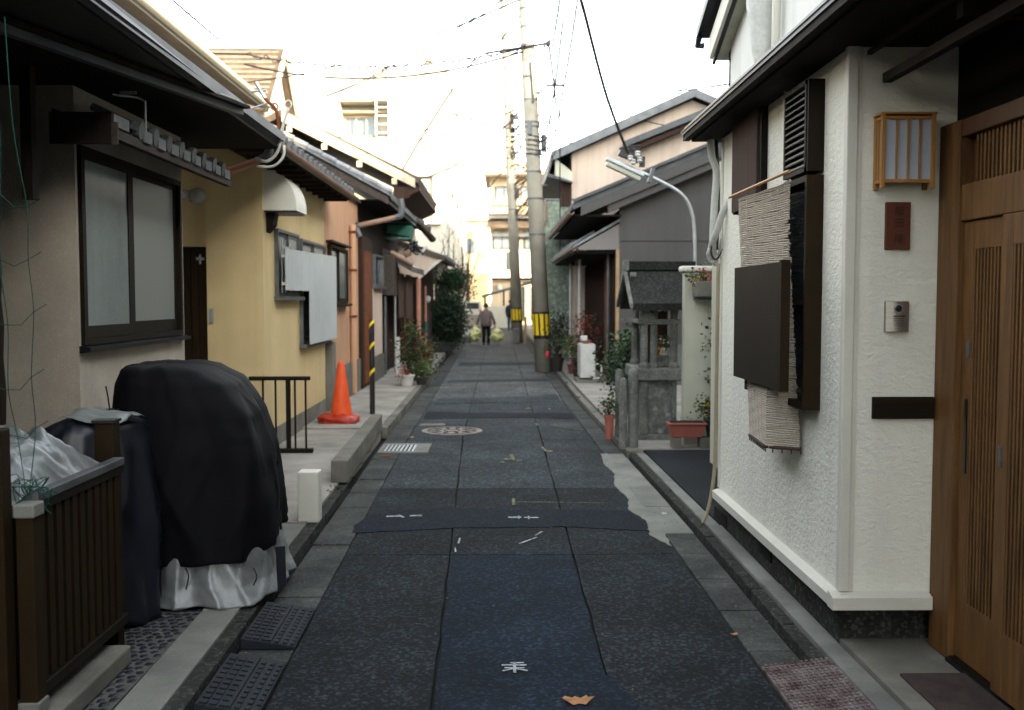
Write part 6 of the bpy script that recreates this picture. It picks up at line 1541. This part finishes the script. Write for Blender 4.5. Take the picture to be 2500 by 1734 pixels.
# ================================================================ PEOPLE
def body(name, parent, verts, edges, mat, root=0, sub=2):
    """verts: (x,y,z,r) joined into one skinned surface"""
    me = bpy.data.meshes.new(name)
    org = wl(parent)
    me.from_pydata([tuple(Vector(v[:3]) - org) for v in verts], edges, [])
    o = bpy.data.objects.new(name, me); COL.objects.link(o); o.parent = parent
    sk = o.modifiers.new('skin', 'SKIN'); sk.use_smooth_shade = True
    o.modifiers.new('sub', 'SUBSURF').levels = sub; o.modifiers['sub'].render_levels = sub
    d = me.skin_vertices[0].data
    for i, v in enumerate(verts):
        r_ = v[3]; d[i].radius = r_ if isinstance(r_, tuple) else (r_, r_)
        d[i].use_root = (i == root)
    me.materials.append(mat)
    return o
def person(loc, lab, H, coat, legs_m, gait, arms, hunch=.0, coat_len=.42, group=None):
    t = thing('person', lab, 'person', loc, group)
    X0, Y0, Z0 = loc; s = H / 1.6
    L = lambda x, y, z, r_: (X0 + x * s, Y0 + y * s, Z0 + z * s, tuple(q * s for q in r_) if isinstance(r_, tuple) else r_ * s)
    gl_, gr_ = gait
    # one continuous body: pelvis, spine, neck, head, limbs, feet
    V = [L(0, 0, .86, (.13, .10)), L(0, .0, 1.05, (.12, .09)), L(0, hunch * .4, 1.24, (.15, .10)), L(0, hunch * .8, 1.36, .055), L(0, hunch, 1.42, .052), L(0, hunch + .015, 1.50, (.078, .092)), L(0, hunch + .01, 1.565, (.062, .075))]
    E_ = [(0, 1), (1, 2), (2, 3), (3, 4), (4, 5), (5, 6)]
    for sx, g in ((-1, gl_), (1, gr_)):
        k = len(V)
        V += [L(sx * .085, 0, .80, .085), L(sx * .09, g * .5 + .02, .46, .058), L(sx * .09, g, .09, .04), L(sx * .09, g + .03, .035, .036), L(sx * .095, g + .15, .025, (.04, .024))]
        E_ += [(0, k), (k, k + 1), (k + 1, k + 2), (k + 2, k + 3), (k + 3, k + 4)]
    for sx, (el, wr) in ((-1, arms[0]), (1, arms[1])):
        k = len(V)
        V += [L(sx * .16, hunch * .5, 1.28, .055), L(*el, .042), L(*wr, .028)]
        hx_, hy_, hz_ = wr
        V += [L(hx_, hy_, hz_ - .06, (.034, .022))]
        E_ += [(2, k), (k, k + 1), (k + 1, k + 2), (k + 2, k + 3)]
        for q in range(4):
            j = len(V); fx_ = hx_ + (q - 1.5) * .019; ln = (.035, .042, .038, .028)[q]
            V += [L(fx_, hy_ + .004, hz_ - .075 - ln, .0095), L(fx_, hy_ + .02, hz_ - .085 - ln * 1.4, .0085)]
            E_ += [(k + 3, j), (j, j + 1)]
        j = len(V); V += [L(hx_ - sx * .035, hy_ + .012, hz_ - .085, .010)]; E_ += [(k + 3, j)]
    body('body', t, V, E_, skin_m)
    # coat as a shell round torso and arms
    def shell(name, tab, mat, n=22):
        mb = MB(); vs = []
        for (cx, cy, cz, rx_, ry_) in tab:
            for k in range(n):
                th = 2 * math.pi * k / n; wob = 1 + .03 * math.sin(5 * th + cz * 9)
                vs.append((X0 + (cx + rx_ * wob * math.cos(th)) * s, Y0 + (cy + ry_ * wob * math.sin(th)) * s, Z0 + cz * s))
        mb.add(vs, [(i * n + k, i * n + (k + 1) % n, (i + 1) * n + (k + 1) % n, (i + 1) * n + k) for i in range(len(tab) - 1) for k in range(n)])
        return mb.build(name, mat, t, smooth=True, solid=.006)
    zb3 = 1.28 - coat_len * 1.3
    shell('coat', [(0, .0, zb3, .235, .17), (0, .0, .86, .225, .16), (0, 0, 1.0, .205, .145), (0, hunch * .3, 1.15, .20, .14), (0, hunch * .5, 1.27, .185, .125), (0, hunch * .7, 1.34, .115, .09), (0, hunch * .85, 1.39, .062, .065)], coat)
    mb = MB()
    for sx, (el, wr) in ((-1, arms[0]), (1, arms[1])):
        P = [(X0 + sx * .13 * s, Y0 + hunch * .5 * s, Z0 + 1.30 * s), (X0 + sx * .175 * s, Y0 + hunch * .5 * s, Z0 + 1.25 * s), (X0 + el[0] * s, Y0 + el[1] * s, Z0 + el[2] * s), (X0 + wr[0] * s, Y0 + wr[1] * s, Z0 + wr[2] * s)]
        mb.tube(curve(P, 5), [.062 * s] * 5 + [.068 * s] * 4 + [.058 * s] * 7, 12)
    mb.build('sleeve', coat, t, smooth=True)
    mb = MB()
    for sx, g in ((-1, gl_), (1, gr_)):
        mb.tube(curve([(X0 + sx * .08 * s, Y0, Z0 + .88 * s), (X0 + sx * .09 * s, Y0 + (g * .5 + .02) * s, Z0 + .46 * s), (X0 + sx * .09 * s, Y0 + g * s, Z0 + .08 * s)], 6), [.10 * s] * 4 + [.078 * s] * 4 + [.062 * s] * 5, 14)
    mb.build('trousers', legs_m, t, smooth=True)
    mb = MB()
    for sx, g in ((-1, gl_), (1, gr_)):
        mb.boxr((X0 + sx * .093 * s, Y0 + (g + .06) * s, Z0 + .035 * s), (.09 * s, .25 * s, .07 * s))
    mb.build('shoe', black, t, bevel=.02)
    # hair cap and face
    hc = Vector((X0, Y0 + (hunch + .0) * s, Z0 + 1.525 * s)); mb = MB()
    def hair(u, v):
        th = 2 * math.pi * u; ph = v * math.pi * .64
        bk_ = 1 + .0 * math.cos(th)
        r_ = .108 * s * (1 + .05 * mn.noise(Vector((u * 9, v * 7, 1))))
        zz = math.cos(ph)
        front = max(0, math.sin(th)); zz2 = zz if zz > .25 else lerp(.25, zz, 1 - front * .9)
        return (hc.x + r_ * .92 * math.sin(ph) * math.cos(th), hc.y - .012 * s + r_ * math.sin(ph) * math.sin(th), hc.z + r_ * zz2)
    mb.grid(hair, 24, 12); mb.build('hair', hair_m, t, smooth=True)
    mb = MB()
    for sx in (-1, 1):
        mb.lathe(hc.x + sx * .03 * s, hc.y + .088 * s, [(.002, hc.z - .02 * s), (.011 * s, hc.z - .012 * s), (.002, hc.z - .004 * s)], 8)
    mb.build('eye', pot_white, t)
    mb = MB().boxr((hc.x, hc.y + .10 * s, hc.z - .035 * s), (.022 * s, .03 * s, .035 * s)); mb.build('nose', skin_m, t, bevel=.006)
    MB().boxr((hc.x, hc.y + .093 * s, hc.z - .068 * s), (.045 * s, .01 * s, .012 * s)).build('mouth', leaf_r, t, bevel=.003)
    mb = MB()
    for sx in (-1, 1): mb.boxr((hc.x + sx * .096 * s, hc.y + .01 * s, hc.z - .025 * s), (.014 * s, .03 * s, .05 * s))
    mb.build('ear', skin_m, t, bevel=.005)
    return t
px_, py_ = -.45, 35.8
person((px_, py_, 0), 'person in mottled grey coat walking away carrying two yellow bags', 1.47, coat_m, trouser_m, (-.06, .10), (((-.27, .02, 1.06), (-.37, .06, .80)), ((.26, .02, 1.06), (.34, .06, .80))), hunch=.05)
bag(None, (px_ - .40, py_ + .02, .10), .27, .62, bag_y, 8, label='yellow rubbish bag carried in the left hand of the walking person', cat='rubbish bag', group='yellow rubbish bags')
bag(None, (px_ + .38, py_ + .02, .08), .26, .60, bag_y, 12, label='yellow rubbish bag carried in the right hand of the walking person', cat='rubbish bag', group='yellow rubbish bags')
person((.62, 52, 0), 'person in dark jacket and blue jeans half hidden behind the far pole', 1.58, jacket_m, denim, (-.16, .22), (((-.22, .06, 1.05), (-.2, .2, .86)), ((.22, -.04, 1.05), (.22, .02, .82))), hunch=.03)

# ================================================================ BEHIND THE CAMERA AND OFF TO THE SIDE
ab = thing('shade_block', 'unseen three storey block added behind the right hand row to shade the street', 'building', (14, 0, 0))
MB().box(9.8, 20, -45, 40, -.05, 10.0).build('wall', cream_h, ab)  # added out of view so its shadow covers the street and lower poles
MB().box(9.6, 20.2, -45.2, 40.2, 10.002, 10.3).build('parapet', conc, ab)
for yy in range(-40, 40, 5):
    for zz in (1.2, 4.2, 7.2): sash(ab, 9.8, yy, yy + 2.2, zz, zz + 1.4, 2, bronze, pane_b, side=-1, rec=0, depth=.06)
rb2 = thing('rear_house', 'plain two storey house on the right behind the viewpoint', 'house', (5, -20, 0))
MB().box(2.0, 9.4, -30, -6.2, -.05, 6).build('wall', stucco_b, rb2)
MB().prism([(1.5, -30, 5.9), (5.6, -30, 7.4), (9.6, -30, 5.9)], (0, 23.6, 0)).build('roof', tile, rb2)
rl2 = thing('rear_house', 'plain two storey house on the left behind the viewpoint', 'house', (-5, -20, 0))
MB().box(-9, -2.6, -30, -3.2, -.05, 5.5).build('wall', beige, rl2)
MB().prism([(-2.1, -30, 5.4), (-5.6, -30, 6.8), (-9.4, -30, 5.4)], (0, 26.6, 0)).build('roof', tile, rl2)
